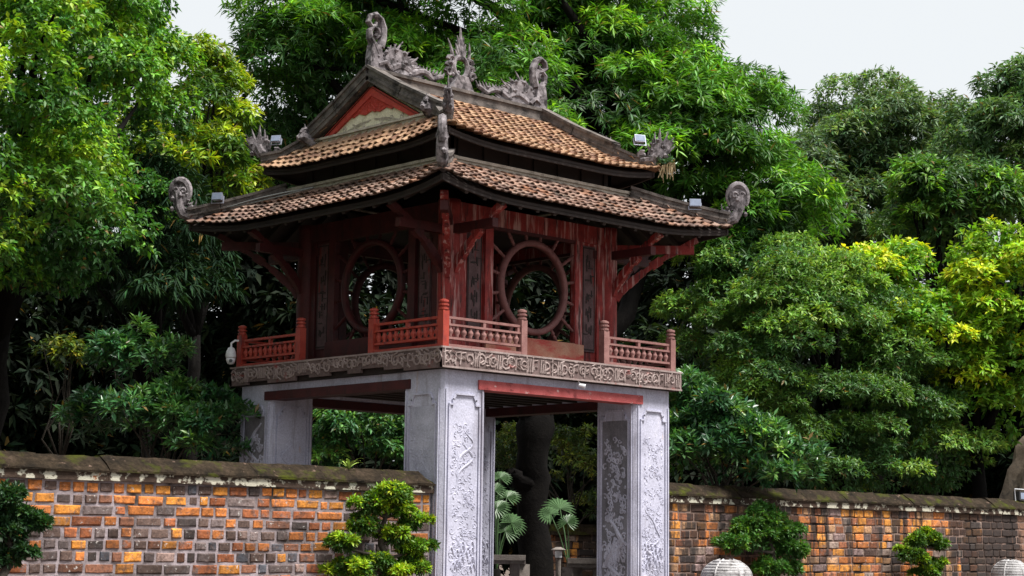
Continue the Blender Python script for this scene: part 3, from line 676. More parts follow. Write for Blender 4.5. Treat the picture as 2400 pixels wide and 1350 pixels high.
def up_corner(sx, sy):
    A = Vector((sx, sy, 0)).normalized(); B = Vector((0, 0, 1)); N = A.cross(B); O = Vector((sx*2.55, sy*2.55, 8.60)); mb = MB(); rr = random.Random(21)
    P = lambda a, b_: O+A*a+B*b_
    mb.tube([P(-.28, .0), P(-.08, .02), P(.04, .10), P(.10, .22)], [.06, .09, .10, .09], 8)
    mb.plate([P(-.10, .0), P(.08, .0), P(.24, .18), P(.34, .34), P(.22, .40), P(.16, .30), P(.10, .44), P(.02, .30), P(-.06, .42), P(-.08, .2)], N, 0.10)
    for a, l_, b0 in ((42, .42, .12), (58, .44, .14), (76, .46, .16), (100, .40, .14), (125, .26, .08), (28, .34, .08)):
        flame(mb, P(.02+.08*math.cos(R(a)), b0), R(a), l_, .055, A, B, 0.3*(1 if a < 80 else -1))
    for i in range(4): mb.tube(curl_pts(P(-.08+.09*i, .12+.03*i), .06, i, 1.2, A, B, .7, 9), .028, 6)
    mb.tube(curl_pts(P(-.24, .10), .085, 1, 1.3, A, B, .7, 10), .034, 6)
    knobbly(mb, P(.08, .2), .18, 26, rr, A, B, N*.6)
    return mb.build('corner_ornament', M['stone'], pav)
for sx, sy in S: low_corner(sx, sy); up_corner(sx, sy)
for s in (-1, 1):       # little beasts where the verge meets the hip
    for sy in (-1, 1):
        A = Vector((s, 0.35*sy, 0)).normalized(); B = Vector((0, 0, 1)); mb = MB(); O = Vector((s*2.22, sy*1.66, 8.86)); rr = random.Random(2)
        P = lambda a, b_: O+A*a+B*b_
        mb.tube([P(-.16, -.1), P(-.02, .0), P(.10, .04), P(.2, .0)], [.09, .11, .10, .05], 7)
        mb.tube(curl_pts(P(.04, .12), .09, 0, 1.2, A, B, .6, 9), .035, 6)
        for a in (60, 90, 120): flame(mb, P(.0, .1), R(a), .2, .035, A, B)
        knobbly(mb, P(.05, .02), .11, 10, rr, A, B, A.cross(B)); mb.build('verge_beast', M['stone'], pav)

# ================================================================== brick walls
WF, WB = -2.58, -2.06       # front and back face of the wall
PAL_L = [((0.60, 0.235, 0.04), 4), ((0.52, 0.175, 0.045), 4), ((0.36, 0.115, 0.045), 3), ((0.115, 0.075, 0.062), 6), ((0.075, 0.058, 0.055), 4), ((0.17, 0.13, 0.125), 4), ((0.085, 0.088, 0.105), 2), ((0.28, 0.19, 0.165), 3), ((0.20, 0.085, 0.05), 3)]
PAL_R = [((0.60, 0.25, 0.05), 5), ((0.52, 0.18, 0.05), 6), ((0.46, 0.26, 0.14), 4), ((0.32, 0.12, 0.06), 4), ((0.14, 0.085, 0.07), 3), ((0.30, 0.21, 0.20), 2), ((0.40, 0.30, 0.25), 2)]
def choose(pal, rr, orange=0.0):
    ws = [w_*(1+orange*3 if c[0] > 0.33 else 1) for c, w_ in pal]
    return rr.choices([c for c, _ in pal], ws)[0]
def brick_mesh(mat, seed=0):     # unit brick: x 0..1 along, y depth, z 0..1; worn chamfered front at y=0
    mb = MB(); vs_ = []; rb = random.Random(seed); J = lambda s: rb.uniform(-s, s)
    a, b_ = 0.05, 0.11
    o = [(0, 0), (0.5, 0), (1, 0), (1, 1), (0.5, 1), (0, 1)]; o = [(x+J(.025), z+J(.05)) for x, z in o]
    i_ = [(a, b_), (0.5, b_), (1-a, b_), (1-a, 1-b_), (0.5, 1-b_), (a, 1-b_)]; i_ = [(x+J(.03), z+J(.05)) for x, z in i_]
    vs_ += [(x, 0.14, z) for x, z in o]+[(x, 0.014, z) for x, z in o]+[(x, J(.004), z) for x, z in i_]
    fs_ = [(12, 13, 16, 17), (13, 14, 15, 16)]+[(6+j, 6+(j+1) % 6, 12+(j+1) % 6, 12+j) for j in range(6)]+[(j, (j+1) % 6, 6+(j+1) % 6, 6+j) for j in range(6)]
    mb.add(vs_, fs_); return mb.mesh('brick', mat)
def brick_wall(x0, x1, pal, bmat, mmat, label, seed, lens, rowh, orange_top, joint=0.03):
    rr = random.Random(seed)
    root = empty('brick_wall', ((x0+x1)/2, (WF+WB)/2, 0)); tag(root, label, 'wall')
    core = MB(); core.box(x0, x1, WF+0.014, WB, 0, 2.40); core.build('wall_core', mmat, root)
    mes = [brick_mesh(bmat, q) for q in range(7)]; me = mes[0]; items = []; wv = rr.uniform(0, 6)
    z = 2.385; row = 0
    while z > 0.06:
        h = rowh*rr.uniform(0.93, 1.07); z0 = z-h; x = x0+0.01-(0 if row % 2 else 0)
        x += rr.uniform(0.0, 0.02); short = rr.random() < .35
        while x < x1-0.03:
            ln = min(rr.choice(lens[:4] if short else lens)*rr.uniform(0.88, 1.12), x1-0.01-x)
            if x1-0.01-x-ln < 0.12: ln = x1-0.01-x
            gp = joint*rr.uniform(0.7, 1.5); gz = joint*rr.uniform(0.8, 1.3); items.append((x+gp/2, z0+gz/2+0.008*math.sin(x*1.3+wv+row*.7)+rr.uniform(-.006, .006), ln-gp, h-gz, row)); x += ln
        z = z0; row += 1
    # the bricks that show largest are objects of their own: near the camera and inside the frame
    def score(it):
        p = np.array([it[0], WF, it[1]])-CAM; dep = p @ _d
        u = 1200+FPX*(p @ _r)/dep; v = 675-FPX*(p @ _u)/dep
        return (0 if (-80 < u < 2420 and v < 1380) else 1, dep)
    items.sort(key=score); rest = {}
    tv = np.array([v.co[:] for v in me.vertices]); tf = [tuple(p.vertices) for p in me.polygons]
    for n_, it in enumerate(items):
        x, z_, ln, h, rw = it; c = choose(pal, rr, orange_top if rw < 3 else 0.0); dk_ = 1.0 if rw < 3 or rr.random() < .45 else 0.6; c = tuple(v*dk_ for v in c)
        j = rr.uniform(0.75, 1.25); c = tuple(min(0.75, v*j) for v in c); y = WF-0.002+rr.uniform(-0.006, 0.008)
        if n_ < 300 and score(it)[0] == 0:
            o = bpy.data.objects.new('brick', mes[n_ % 7]); col.objects.link(o); o.parent = root
            o.matrix_parent_inverse = Matrix.Translation(-Vector(root.location)); o.location = (x, y, z_); o.scale = (ln, 1, h); o.color = (*c, 1)
            o.rotation_euler = (0, rr.uniform(-.012, .012), 0)
        else:
            rest.setdefault(0, MB()).add(tv*np.array([ln, 1, h])+np.array([x, y, z_]), tf)
    for mb in rest.values():
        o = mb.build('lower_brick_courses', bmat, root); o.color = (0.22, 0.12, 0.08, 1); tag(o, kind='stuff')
    # coping: corbelled band and a sloping mossy cap in uneven lengths
    x = x0-0.02; n_ = 0
    while x < x1+0.02-0.05:
        ln = min(rr.uniform(0.9, 1.5), x1+0.02-x)
        if x1+0.02-x-ln < 0.4: ln = x1+0.02-x
        b = MB(); dz = rr.uniform(-.012, .012); e = rr.uniform(0, .008)
        b.box(x+0.002, x+ln-0.002, WF-0.055-e, WB+0.055, 2.388+dz*.3, 2.50+dz); b.build('coping_band', M['band'], root)
        cp = MB(); x2 = x+ln; zc = 2.735+dz; ym = -2.33; yo = WF-0.085-e
        hipL = 0.22 if abs(x2-(x1+0.02)) < 1e-6 and x1 < 0 else 0.0; hipR = 0.0
        segs = max(2, int(ln/0.12)); vs_ = []; fs_ = []
        sec = [(yo, 2.50+dz), (yo, 2.535+dz), (yo+0.10, 2.62+dz), (ym-0.06, zc), (ym+0.06, zc), (WB+0.085, 2.54+dz), (WB+0.085, 2.50+dz)]
        for i in range(segs+1):
            xx = x+0.001+(ln-0.002)*i/segs; wob = rr.uniform(-.008, .008)
            dn = 0.0
            if hipL and i >= segs-1: dn = 0.09*(i-segs+1)
            for q, (yy, zz) in enumerate(sec): vs_.append((xx, yy+(wob*.8 if q in (1, 2) else 0), zz+(wob+rr.uniform(-.006, .006)-dn*(zz-2.5)/0.1*.5 if 0 < q < 6 else 0)))
        k = len(sec)
        for i in range(segs):
            for q in range(k): fs_.append((i*k+q, i*k+(q+1) % k, (i+1)*k+(q+1) % k, (i+1)*k+q))
        fs_ += [tuple(range(k)), tuple(reversed(range(segs*k, segs*k+k)))]
        cp.add(vs_, fs_); cp.build('coping_cap', M['coping'], root); x += ln; n_ += 1
    return root
brick_wall(-12.2, -2.80, PAL_L, M['brick'], M['mortar'], 'long brick wall with pale mortar and mossy coping, left of the pavilion', 17, [0.19, 0.22, 0.24, 0.31, 0.36, 0.44, 0.48], 0.158, 1.0, 0.036)
brick_wall(2.80, 18.5, PAL_R, M['brick_stained'], M['mortar_stained'], 'orange brick wall with black drip stains, right of the pavilion', 23, [0.25, 0.3, 0.34, 0.4, 0.45], 0.155, 0.3, 0.022)

# ================================================================== trees and plants
def leaf_mesh(name, P, AX, k, Ln, Wd, spread, droop, colr, jitter=0.25, fold=0.18, seed=1, roll=0.5, upface=0.6):
    """rosettes of k two-faced leaves at the shoot tips P pointing along AX"""
    g_ = np.random.default_rng(seed); N = len(P)*k
    P = np.repeat(P, k, 0); AX = np.repeat(AX, k, 0); C = np.repeat(colr, k, 0)
    ref = np.where(np.abs(AX[:, 2:3]) < 0.9, np.array([[0, 0, 1.0]]), np.array([[1.0, 0, 0]]))
    e1 = np.cross(AX, ref); e1 /= np.linalg.norm(e1, axis=1, keepdims=True); e2 = np.cross(AX, e1)
    ph = g_.uniform(0, 2*np.pi, (N, 1)); th = np.radians(g_.uniform(spread[0], spread[1], (N, 1)))
    d = AX*np.cos(th)+(e1*np.cos(ph)+e2*np.sin(ph))*np.sin(th)
    d[:, 2] -= droop*g_.uniform(0.3, 1.3, N); d /= np.linalg.norm(d, axis=1, keepdims=True)
    up = np.array([[0, 0, 1.0]])*upface+AX*(1-upface)+g_.normal(0, roll, (N, 3))*0.6
    s = np.cross(d, up); s /= (np.linalg.norm(s, axis=1, keepdims=True)+1e-9); n = np.cross(s, d)
    ln = Ln*g_.uniform(0.65, 1.2, (N, 1)); wd = Wd*g_.uniform(0.75, 1.2, (N, 1))
    b = P+d*0.12*ln+AX*g_.uniform(-0.6, 0.25, (N, 1))*Ln*0.6; mid = b+d*ln*0.45; tip = b+d*ln; tip[:, 2] -= (droop*0.22*ln)[:, 0]
    V = np.stack([b, mid+s*wd/2+n*wd*fold, tip, mid-s*wd/2+n*wd*fold], 1).reshape(-1, 3)
    C = C*g_.uniform(1-jitter*1.5, 1+jitter*1.5, (N, 1))*g_.uniform(0.82, 1.2, (N, 3)); dead = g_.random(N) < 0.012; C[dead] = np.array([0.20, 0.13, 0.04]); C = np.concatenate([np.clip(C, 0, 1), np.ones((N, 1))], 1)
    return V, np.repeat(C, 4, 0), N
def leaf_object(name, parts, mat, parent):
    V = np.concatenate([p[0] for p in parts]); C = np.concatenate([p[1] for p in parts]); N = sum(p[2] for p in parts)
    me = bpy.data.meshes.new(name); me.vertices.add(len(V)); me.vertices.foreach_set('co', V.astype(np.float32).ravel())
    tri = np.array([[0, 1, 2], [0, 2, 3]]); idx = (np.arange(N)[:, None, None]*4+tri[None]).reshape(-1)
    me.loops.add(len(idx)); me.loops.foreach_set('vertex_index', idx.astype(np.int32))
    me.polygons.add(N*2); me.polygons.foreach_set('loop_start', (np.arange(N*2)*3).astype(np.int32))
    at = me.attributes.new('Col', 'FLOAT_COLOR', 'POINT'); at.data.foreach_set('color', C.astype(np.float32).ravel())
    me.update(); me.materials.append(mat)
    o = link(name, me, parent); tag(o, kind='stuff'); return o

def unit(v): return v/(np.linalg.norm(v, axis=1, keepdims=True)+1e-9)
def clumps(main, n, rad, g_, back=0.35, low=-0.35, shell=(0.62, 0.98)):
    """clump centres spread through the shells of the main ellipsoids"""
    out = []; wts = np.array([r[0]*r[2] for _, r in main]); wts = wts/wts.sum()
    while len(out) < n:
        i = g_.choice(len(main), p=wts); c, r = np.array(main[i][0], float), np.array(main[i][1], float)
        d = g_.normal(0, 1, 3); d /= np.linalg.norm(d)
        if d[2] < low: continue
        if d @ -FW < -0.25 and g_.random() > back: continue
        p = c+d*r*g_.uniform(*shell); bad = False
        for q, (c2, r2) in enumerate(main):
            if q != i and np.linalg.norm((p-np.array(c2))/np.array(r2)) < 0.6: bad = True
        if bad: continue
        out.append((p, rad*g_.uniform(0.65, 1.3)*np.array([1, 1, g_.uniform(0.55, 0.85)])))
    return out
def crown_parts(main, n, rad, per, k, Ln, Wd, pal, seed, spread=(35, 85), droop=0.5, back=0.35, low=-0.35, under=-0.25, fill=0.15, young=0.25, upax=0.45, shell=(0.62, 0.98)):
    g_ = np.random.default_rng(seed); cl = clumps(main, n, rad, g_, back, low, shell)
    Ps, Ax, Cs = [], [], []; mature, mid, new = [np.array(p) for p in pal]
    for c, r in cl:
        m_ = int(per*(r[0]/rad)**2*g_.uniform(0.8, 1.2)); d = unit(g_.normal(0, 1, (m_*2, 3))); d = d[d[:, 2] > under][:m_]
        rr_ = g_.uniform(0.72, 1.08, (len(d), 1)); p = c+d*r*rr_
        a = unit(d*(1-upax)+np.array([0, 0, upax])+g_.normal(0, 0.18, d.shape))
        cy = g_.random()**1.6*young*2; y = np.clip(cy*g_.uniform(0.4, 1.5, (len(d), 1))+(g_.random((len(d), 1)) < young*0.25)*0.5, 0, 1)
        base = mature*(1-np.clip(y*2, 0, 1))+mid*np.clip(y*2, 0, 1); cc = base*(1-np.clip(y*2-1, 0, 1))+new*np.clip(y*2-1, 0, 1)
        cc = cc*g_.uniform(0.85, 1.15)
        Ps.append(p); Ax.append(a); Cs.append(cc)
    nf = int(sum(len(p) for p in Ps)*fill)
    if nf:
        for c, r in main:
            d = unit(g_.normal(0, 1, (nf//len(main)+1, 3))); p = np.array(c)+d*np.array(r)*g_.uniform(0.2, 0.75, (len(d), 1))**0.6
            Ps.append(p); Ax.append(unit(d+np.array([0, 0, .3]))); Cs.append(np.repeat(mature[None]*0.9, len(d), 0))
    P = np.concatenate(Ps); A = np.concatenate(Ax); C = np.concatenate(Cs)
    ok = P[:, 2] > 0.3
    return leaf_mesh('l', P[ok], A[ok], k, Ln, Wd, spread, droop, C[ok], seed=seed+1), cl
def trunk(mb, base, top, r0, r1, g_, n=8, bend=0.25, sides=9):
    base, top = np.array(base, float), np.array(top, float); pts = []
    for i in range(n+1):
        t = i/n; o = g_.normal(0, bend*0.35, 3)*math.sin(math.pi*t); o[2] = 0; pts.append(base+(top-base)*t+o)
    rad = [r0*(1.35 if i == 0 else 1)*(1-t)+r1*t for i, t in ((i, i/n) for i in range(n+1))]
    mb.tube([tuple(p) for p in pts], rad, sides); return pts
def tree(name, label, cat, base, main, n, rad, per, k, Ln, Wd, pal, seed, r0=0.3, mat='leaf', group=None, fork=0.45, limbs=12, bark='bark', path=None, **kw):
    g_ = np.random.default_rng(seed+5); root = empty(name, tuple(base)); tag(root, label, cat, group)
    part, cl = crown_parts(main, n, rad, per, k, Ln, Wd, pal, seed, **kw)
    mb = MB(); c0 = np.mean([np.array(c) for c, _ in main], 0); top = np.array(base)+(c0-np.array(base))*np.array([fork, fork, fork*1.3]); top[2] = max(top[2], base[2]+0.4)
    if path is None: pts = trunk(mb, base, top, r0, r0*0.6, g_)
    else:
        for pp, rr_ in path:
            q = []
            for (a, ra), (b, rb) in zip(list(zip(pp, rr_))[:-1], list(zip(pp, rr_))[1:]):
                for t in (0, .33, .66): q.append((np.array(a)*(1-t)+np.array(b)*t+g_.normal(0, .03, 3), (ra*(1-t)+rb*t)*g_.uniform(.92, 1.1)))
            q.append((np.array(pp[-1]), rr_[-1])); k0 = len(mb.v); mb.tube([tuple(a) for a, _ in q], [b for _, b in q], 18); mb.v[k0:] = [tuple(np.array(v_)+g_.normal(0, .022, 3)*np.array([1, 1, .3])) for v_ in mb.v[k0:]]
        top = np.array(path[0][0][-1])
    for i in g_.choice(len(cl), min(limbs, len(cl)), replace=False):
        if path is not None: top = np.array(path[2+int(i) % 2][0][-1])
        e = cl[i][0]; m_ = top+(e-top)*0.5+np.array([0, 0, 0.12*np.linalg.norm(e-top)])
        mb.tube([tuple(top-np.array([0, 0, r0*0.5])), tuple(top+(m_-top)*0.5+g_.normal(0, .15, 3)), tuple(m_), tuple(m_+(e-m_)*0.6+g_.normal(0, .12, 3)), tuple(e)], [r0*0.5, r0*0.38, r0*0.26, r0*0.15, r0*0.05], 6)
    mb.build('trunk', M[bark], root, True); leaf_object('crown', [part], M[mat], root); return root

# palettes: mature, mid, young shoot
MANGO = ((0.042, 0.115, 0.028), (0.125, 0.33, 0.03), (0.28, 0.54, 0.035))
FICUS = ((0.046, 0.14, 0.032), (0.125, 0.30, 0.032), (0.30, 0.48, 0.03))
YELLOW = ((0.11, 0.27, 0.03), (0.30, 0.50, 0.03), (0.60, 0.66, 0.04))
FINE = ((0.060, 0.145, 0.042), (0.145, 0.29, 0.055), (0.27, 0.43, 0.06))
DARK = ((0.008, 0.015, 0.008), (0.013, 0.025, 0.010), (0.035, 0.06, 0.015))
FAR = ((0.085, 0.15, 0.075), (0.14, 0.25, 0.09), (0.26, 0.42, 0.08))
SHRUB = ((0.036, 0.11, 0.045), (0.085, 0.22, 0.06), (0.20, 0.38, 0.07))
BONSAI = ((0.050, 0.12, 0.018), (0.12, 0.24, 0.018), (0.32, 0.46, 0.025))
def X(u, v, D): return tuple(at_d(u, v, D))
def G(u, D): p = at_d(u, 1200, D); return (p[0], p[1], 0.0)

# the giant behind the pavilion: tiers of long-leaved rosettes
big = []
for (u, v, D, rx, rz) in [(1150, 60, 46, 4.9, 3.6), (820, 110, 44, 2.3, 3.0), (1420, 160, 46, 2.9, 3.0), (1610, 400, 45, 2.6, 2.6), (740, 310, 45, 1.9, 1.9), (1180, -200, 47, 4.0, 2.6), (1350, 300, 44, 4.0, 2.4), (1770, 560, 44, 1.7, 1.9)]:
    big.append((X(u, v, D), (rx, rx*0.8, rz)))
tree('mango_tree', 'huge dark green tree with drooping long leaves rising behind the pavilion roof', 'tree', G(1250, 42), big, 165, 1.05, 84, 13, 0.28, 0.053, MANGO, 101, r0=0.5, path=[([G(1258, 42), X(1254, 1300, 42), X(1248, 1180, 42), X(1246, 1090, 42), X(1258, 1000, 42), X(1252, 900, 42.3), X(1252, 860, 42.4)], [.52, .39, .37, .36, .40, .35, .28]), ([X(1250, 1150, 42), X(1218, 1125, 41.8), X(1196, 1112, 41.7)], [.3, .2, .14]), ([X(1255, 985, 42), X(1200, 890, 41.8), X(1080, 780, 42), X(1000, 560, 43)], [.3, .27, .24, .18]), ([X(1262, 960, 42), X(1350, 860, 42.5), X(1470, 740, 43), X(1530, 500, 44)], [.3, .26, .22, .16])], limbs=24, spread=(40, 95), droop=0.35, young=0.36, under=-0.02, low=-0.5, fill=0.3, back=0.5, shell=(0.72, 1.0))
# left: a dense small-leaved tree that overhangs the wall
lf = [(X(10, 90, 30), (2.5, 3.0, 3.2)), (X(235, 270, 35.5), (1.65, 1.8, 3.3)), (X(20, 420, 29), (1.9, 2.4, 2.2)), (X(-260, 250, 27), (2.6, 4.0, 4.0)), (X(120, 560, 29.5), (1.35, 1.6, 1.2)), (X(150, -80, 31), (1.4, 2, 2))]
tree('fig_tree', 'broad tree with small dense leaves filling the upper left corner', 'tree', G(-60, 31.5), lf, 170, 0.62, 85, 8, 0.125, 0.062, FICUS, 202, r0=0.4, limbs=20, spread=(30, 95), droop=0.55, young=0.36, under=-0.4, low=-0.8, fill=0.2, back=0.55)
# extra crown added out of frame at left to shade the pavilion's left face
fig = [o for o in bpy.data.objects if o.name == 'fig_tree'][0]
part, _ = crown_parts([((-12.5, 4.5, 9.0), (4.2, 4.2, 3.6)), ((-15.4, -1.0, 7.6), (3.4, 3.6, 3.6)), ((-17.5, -5.0, 7.0), (3.2, 3.2, 4.0)), ((-10.5, 9.0, 6.5), (3.0, 3.5, 4.5)), ((-11.5, 1.5, 12.5), (3.5, 3.5, 2.6))], 90, 1.1, 60, 8, 0.26, 0.13, FICUS, 222, low=-0.8, under=-0.5, fill=0.5, back=1.0)
leaf_object('crown', [part], M['leaf'], fig)  # unseen foliage, added to block sky light
lm = MB()
for e in ((-12.5, 4.5, 8.6), (-14.2, -1.0, 8.0), (-11.5, 1.8, 11.5)):
    b0 = np.array(fig.location)+np.array([0, 0, 4.2]); e = np.array(e); lm.tube([tuple(b0), tuple(b0+(e-b0)*.4+np.array([0, 0, .9])), tuple(e)], [.24, .17, .06], 7)
lm.build('added_limb', M['bark'], fig, True)  # carries the added unseen crown
# yellow-green tree showing between them
tree('yellow_shoot_tree', 'tree with yellow-green shoot tips between the fig tree and the mango tree', 'tree', G(440, 41), [(X(440, 290, 41), (1.4, 1.5, 1.9)), (X(420, 420, 40), (1.3, 1.4, 1.2)), (X(500, 260, 42), (.9, 1, 1.0)), (X(530, 420, 43), (1.0, 1.0, 1.0))], 46, 0.55, 34, 11, 0.22, 0.055, ((0.035, 0.09, 0.015), (0.12, 0.24, 0.015), (0.36, 0.46, 0.02)), 303, r0=0.22, young=0.6, droop=0.5, low=-0.6, back=0.6)
tree('willowy_tree', 'dim tree with hanging narrow leaves under the fig tree', 'tree', G(330, 36), [(X(310, 560, 36), (1.5, 1.4, 1.9)), (X(420, 620, 38), (1.2, 1.2, 1.6))], 40, 0.6, 30, 10, 0.26, 0.045, ((0.014, 0.036, 0.016), (0.022, 0.055, 0.022), (0.04, 0.085, 0.03)), 313, r0=0.16, mat='leaf_dim', young=0.2, droop=1.0, low=-0.7)
# right-hand trees
tree('fine_leaved_tree', 'full bushy fine-leaved tree right of the pavilion behind the stained wall', 'tree', G(1960, 42), [(X(1890, 860, 42), (2.7, 2.0, 2.8)), (X(2060, 1030, 42.5), (2.4, 1.8, 1.6)), (X(1800, 690, 43), (1.7, 1.5, 1.5)), (X(2100, 940, 42.5), (1.6, 1.4, 1.6)), (X(1690, 800, 43.5), (1.5, 1.4, 2.4)), (X(1960, 1090, 41.5), (2.0, 1.3, .9)), (X(2190, 1080, 43), (1.4, 1.2, .9))], 150, 0.6, 100, 8, 0.135, 0.045, FINE, 404, r0=0.22, limbs=18, spread=(25, 90), droop=0.45, young=0.36, under=-0.05, low=-0.7, fill=0.2, shell=(0.7, 1.0))
tree('yellow_leaved_tree', 'sunlit yellow-green tree at the right edge', 'tree', G(2330, 43), [(X(2170, 770, 43.5), (2.2, 2, 1.5)), (X(2380, 740, 43), (1.5, 1.6, 2.1)), (X(2030, 680, 44), (2.0, 1.3, 1.1)), (X(2340, 930, 43.5), (1.8, 1.6, 1.6))], 115, 0.55, 44, 9, 0.17, 0.075, YELLOW, 505, r0=0.25, limbs=14, droop=0.45, young=0.42, under=-0.2, low=-0.6)
tree('domed_far_tree', 'dark domed tree against the white sky right of the pavilion', 'tree', G(2040, 66), [(X(2060, 360, 66), (3.2, 3, 2.7)), (X(1900, 500, 64), (2.6, 2.4, 2.5)), (X(2170, 440, 66), (2.8, 2.6, 2.4)), (X(2060, 560, 65), (3.6, 3, 2.4))], 120, 0.95, 64, 10, 0.29, 0.07, FAR, 606, r0=0.45, limbs=14, young=0.2, droop=0.45, low=-0.6)
tree('tall_edge_tree', 'tall pale green tree cut off by the right edge of the picture', 'tree', G(2440, 58), [(X(2340, 370, 58), (2.0, 2.2, 1.9)), (X(2420, 240, 58), (1.1, 1.2, 1.3)), (X(2480, 330, 59), (2.6, 2.6, 3.2)), (X(2230, 470, 57), (1.8, 1.8, 1.5))], 80, 0.85, 48, 10, 0.30, 0.075, ((0.08, 0.16, 0.07), (0.14, 0.27, 0.08), (0.24, 0.40, 0.08)), 707, r0=0.4, young=0.25, droop=0.5, low=-0.6)
tree('bright_mid_tree', 'small bright green tree in front of the dark domed tree', 'tree', G(2170, 56), [(X(2170, 500, 56), (1.7, 1.5, 1.5)), (X(2290, 470, 56), (1.2, 1.2, 1.2))], 30, 0.75, 46, 10, 0.27, 0.07, ((0.04, 0.11, 0.025), (0.09, 0.22, 0.03), (0.18, 0.36, 0.03)), 717, r0=0.2, young=0.4, low=-0.6)
# shrubs behind the walls
tree('glossy_shrub', 'glossy dark shrub with upright leaf tufts behind the left wall', 'shrub', G(390, 33), [(X(330, 860, 33.5), (.75, .75, .75)), (X(400, 990, 33), (1.25, 1.0, .7)), (X(490, 1020, 32.5), (.6, .7, .55)), (X(250, 970, 33.5), (.7, .7, .4))], 44, 0.33, 26, 9, 0.19, 0.058, SHRUB, 808, r0=0.07, mat='leaf_gloss', limbs=14, bark='bark_pale', spread=(25, 80), droop=0.25, young=0.3, low=-0.6, fill=0.1)
tree('leafy_shrub', 'bright leafy shrub behind the right wall beside the white pillar', 'shrub', G(1700, 35), [(X(1680, 1040, 35), (1.15, 1.0, .95)), (X(1800, 1080, 34.5), (.95, .9, .65)), (X(1610, 980, 35.5), (.55, .6, .7))], 56, 0.36, 30, 9, 0.19, 0.058, SHRUB, 909, r0=0.07, mat='leaf_gloss', limbs=14, bark='bark_pale', spread=(25, 80), droop=0.25, young=0.4, low=-0.6, fill=0.1)
tree('yellow_sapling', 'dim sapling with yellow leaf sprays above the left end of the wall', 'shrub', G(140, 35), [(X(150, 830, 35), (.6, .5, .28))], 8, 0.24, 10, 8, 0.15, 0.05, ((0.04, 0.08, 0.015), (0.10, 0.15, 0.015), (0.3, 0.34, 0.02)), 919, r0=0.05, bark='bark_pale', young=0.5, low=-0.6)
tree('courtyard_shrub', 'mid green shrub seen under the pavilion between the left pillars', 'shrub', G(850, 41), [(X(860, 1010, 41), (1.2, 1.0, .8)), (X(770, 1060, 41), (.7, .7, .5)), (X(930, 1050, 41.5), (.7, .8, .7))], 40, 0.36, 30, 8, 0.15, 0.06, SHRUB, 929, r0=0.06, bark='bark_pale', young=0.4, low=-0.5)
tree('courtyard_thicket', 'olive thicket seen through the gateway right of the trunk', 'shrub', G(1370, 46), [(X(1360, 1080, 46), (.9, .9, .9)), (X(1400, 1190, 46), (.4, .5, .5)), (X(1180, 1080, 47), (.6, .6, .8))], 26, 0.36, 24, 8, 0.15, 0.05, ((0.05, 0.09, 0.03), (0.13, 0.19, 0.04), (0.3, 0.36, 0.05)), 939, r0=0.06, bark='bark_pale', young=0.4, low=-0.5)
# dark wood closing the view behind everything
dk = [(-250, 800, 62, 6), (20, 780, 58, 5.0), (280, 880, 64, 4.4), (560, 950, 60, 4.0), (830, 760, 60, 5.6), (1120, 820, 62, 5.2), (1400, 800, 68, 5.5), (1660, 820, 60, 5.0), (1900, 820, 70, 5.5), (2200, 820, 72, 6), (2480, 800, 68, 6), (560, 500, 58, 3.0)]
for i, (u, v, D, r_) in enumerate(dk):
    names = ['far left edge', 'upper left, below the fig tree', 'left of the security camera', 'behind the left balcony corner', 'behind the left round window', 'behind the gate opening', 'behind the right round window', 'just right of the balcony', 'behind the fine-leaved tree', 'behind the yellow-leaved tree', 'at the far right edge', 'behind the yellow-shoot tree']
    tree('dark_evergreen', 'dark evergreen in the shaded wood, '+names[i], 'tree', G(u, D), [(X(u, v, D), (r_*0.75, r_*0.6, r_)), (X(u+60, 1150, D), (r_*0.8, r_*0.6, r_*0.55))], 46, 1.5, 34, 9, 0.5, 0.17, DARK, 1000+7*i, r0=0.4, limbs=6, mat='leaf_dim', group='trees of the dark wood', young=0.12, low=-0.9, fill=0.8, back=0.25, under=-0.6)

# cloud-pruned bonsai in front of the walls
def bonsai(label, pads, Yp, foot, seed, young, pal=BONSAI, Ln=0.085, per=150):
    pts = [(at_y(u, v, Yp), r_) for u, v, r_ in pads]; bx = at_y(foot, 1300, Yp)
    root = empty('bonsai_tree', (bx[0], Yp, 0)); tag(root, label, 'bonsai', 'clipped trees along the wall')
    ps = []
    pot = MB().lathe([(0.24, 0.0), (0.36, 0.02), (0.44, 0.32), (0.47, 0.34), (0.47, 0.40), (0.42, 0.40), (0.40, 0.34)], (bx[0], Yp, 0), 20); pot.build('pot', M['terracotta'], root, True)
    tr = MB(); g_ = np.random.default_rng(seed); base = np.array([bx[0], Yp, 0.34]); topz = max(p[2] for p, _ in pts); top = np.array([np.mean([p[0] for p, _ in pts]), Yp, topz-0.05])
    stem = trunk(tr, base, top, 0.085, 0.03, g_, 9, 0.2)
    for i, (p, r_) in enumerate(pts):
        s0 = min(stem, key=lambda q: abs(q[2]-(p[2]-0.12))); tr.tube([tuple(s0), tuple(s0+(p-s0)*0.5+np.array([0, 0, -.03])), tuple(p-np.array([0, 0, r_*0.25]))], [0.035, 0.025, 0.014], 6)
        rx = r_*g_.uniform(0.92, 1.08)
        part, _ = crown_parts([(tuple(p), (rx, rx*0.85, rx*0.56))], max(5, int(11*(r_/0.3))), 0.105*max(0.8, r_/0.3), int(per*0.26), 7, Ln, Ln*0.42, pal, seed+i*13, young=young, spread=(15, 85), droop=0.3, low=-0.5, under=-0.35, back=1.0, fill=0.15, upax=0.45, shell=(0.5, 1.05))
        ps.append(part)
    tr.build('stem', M['bark_pale'], root, True); leaf_object('foliage_pads', ps, M['leaf'], root); return root
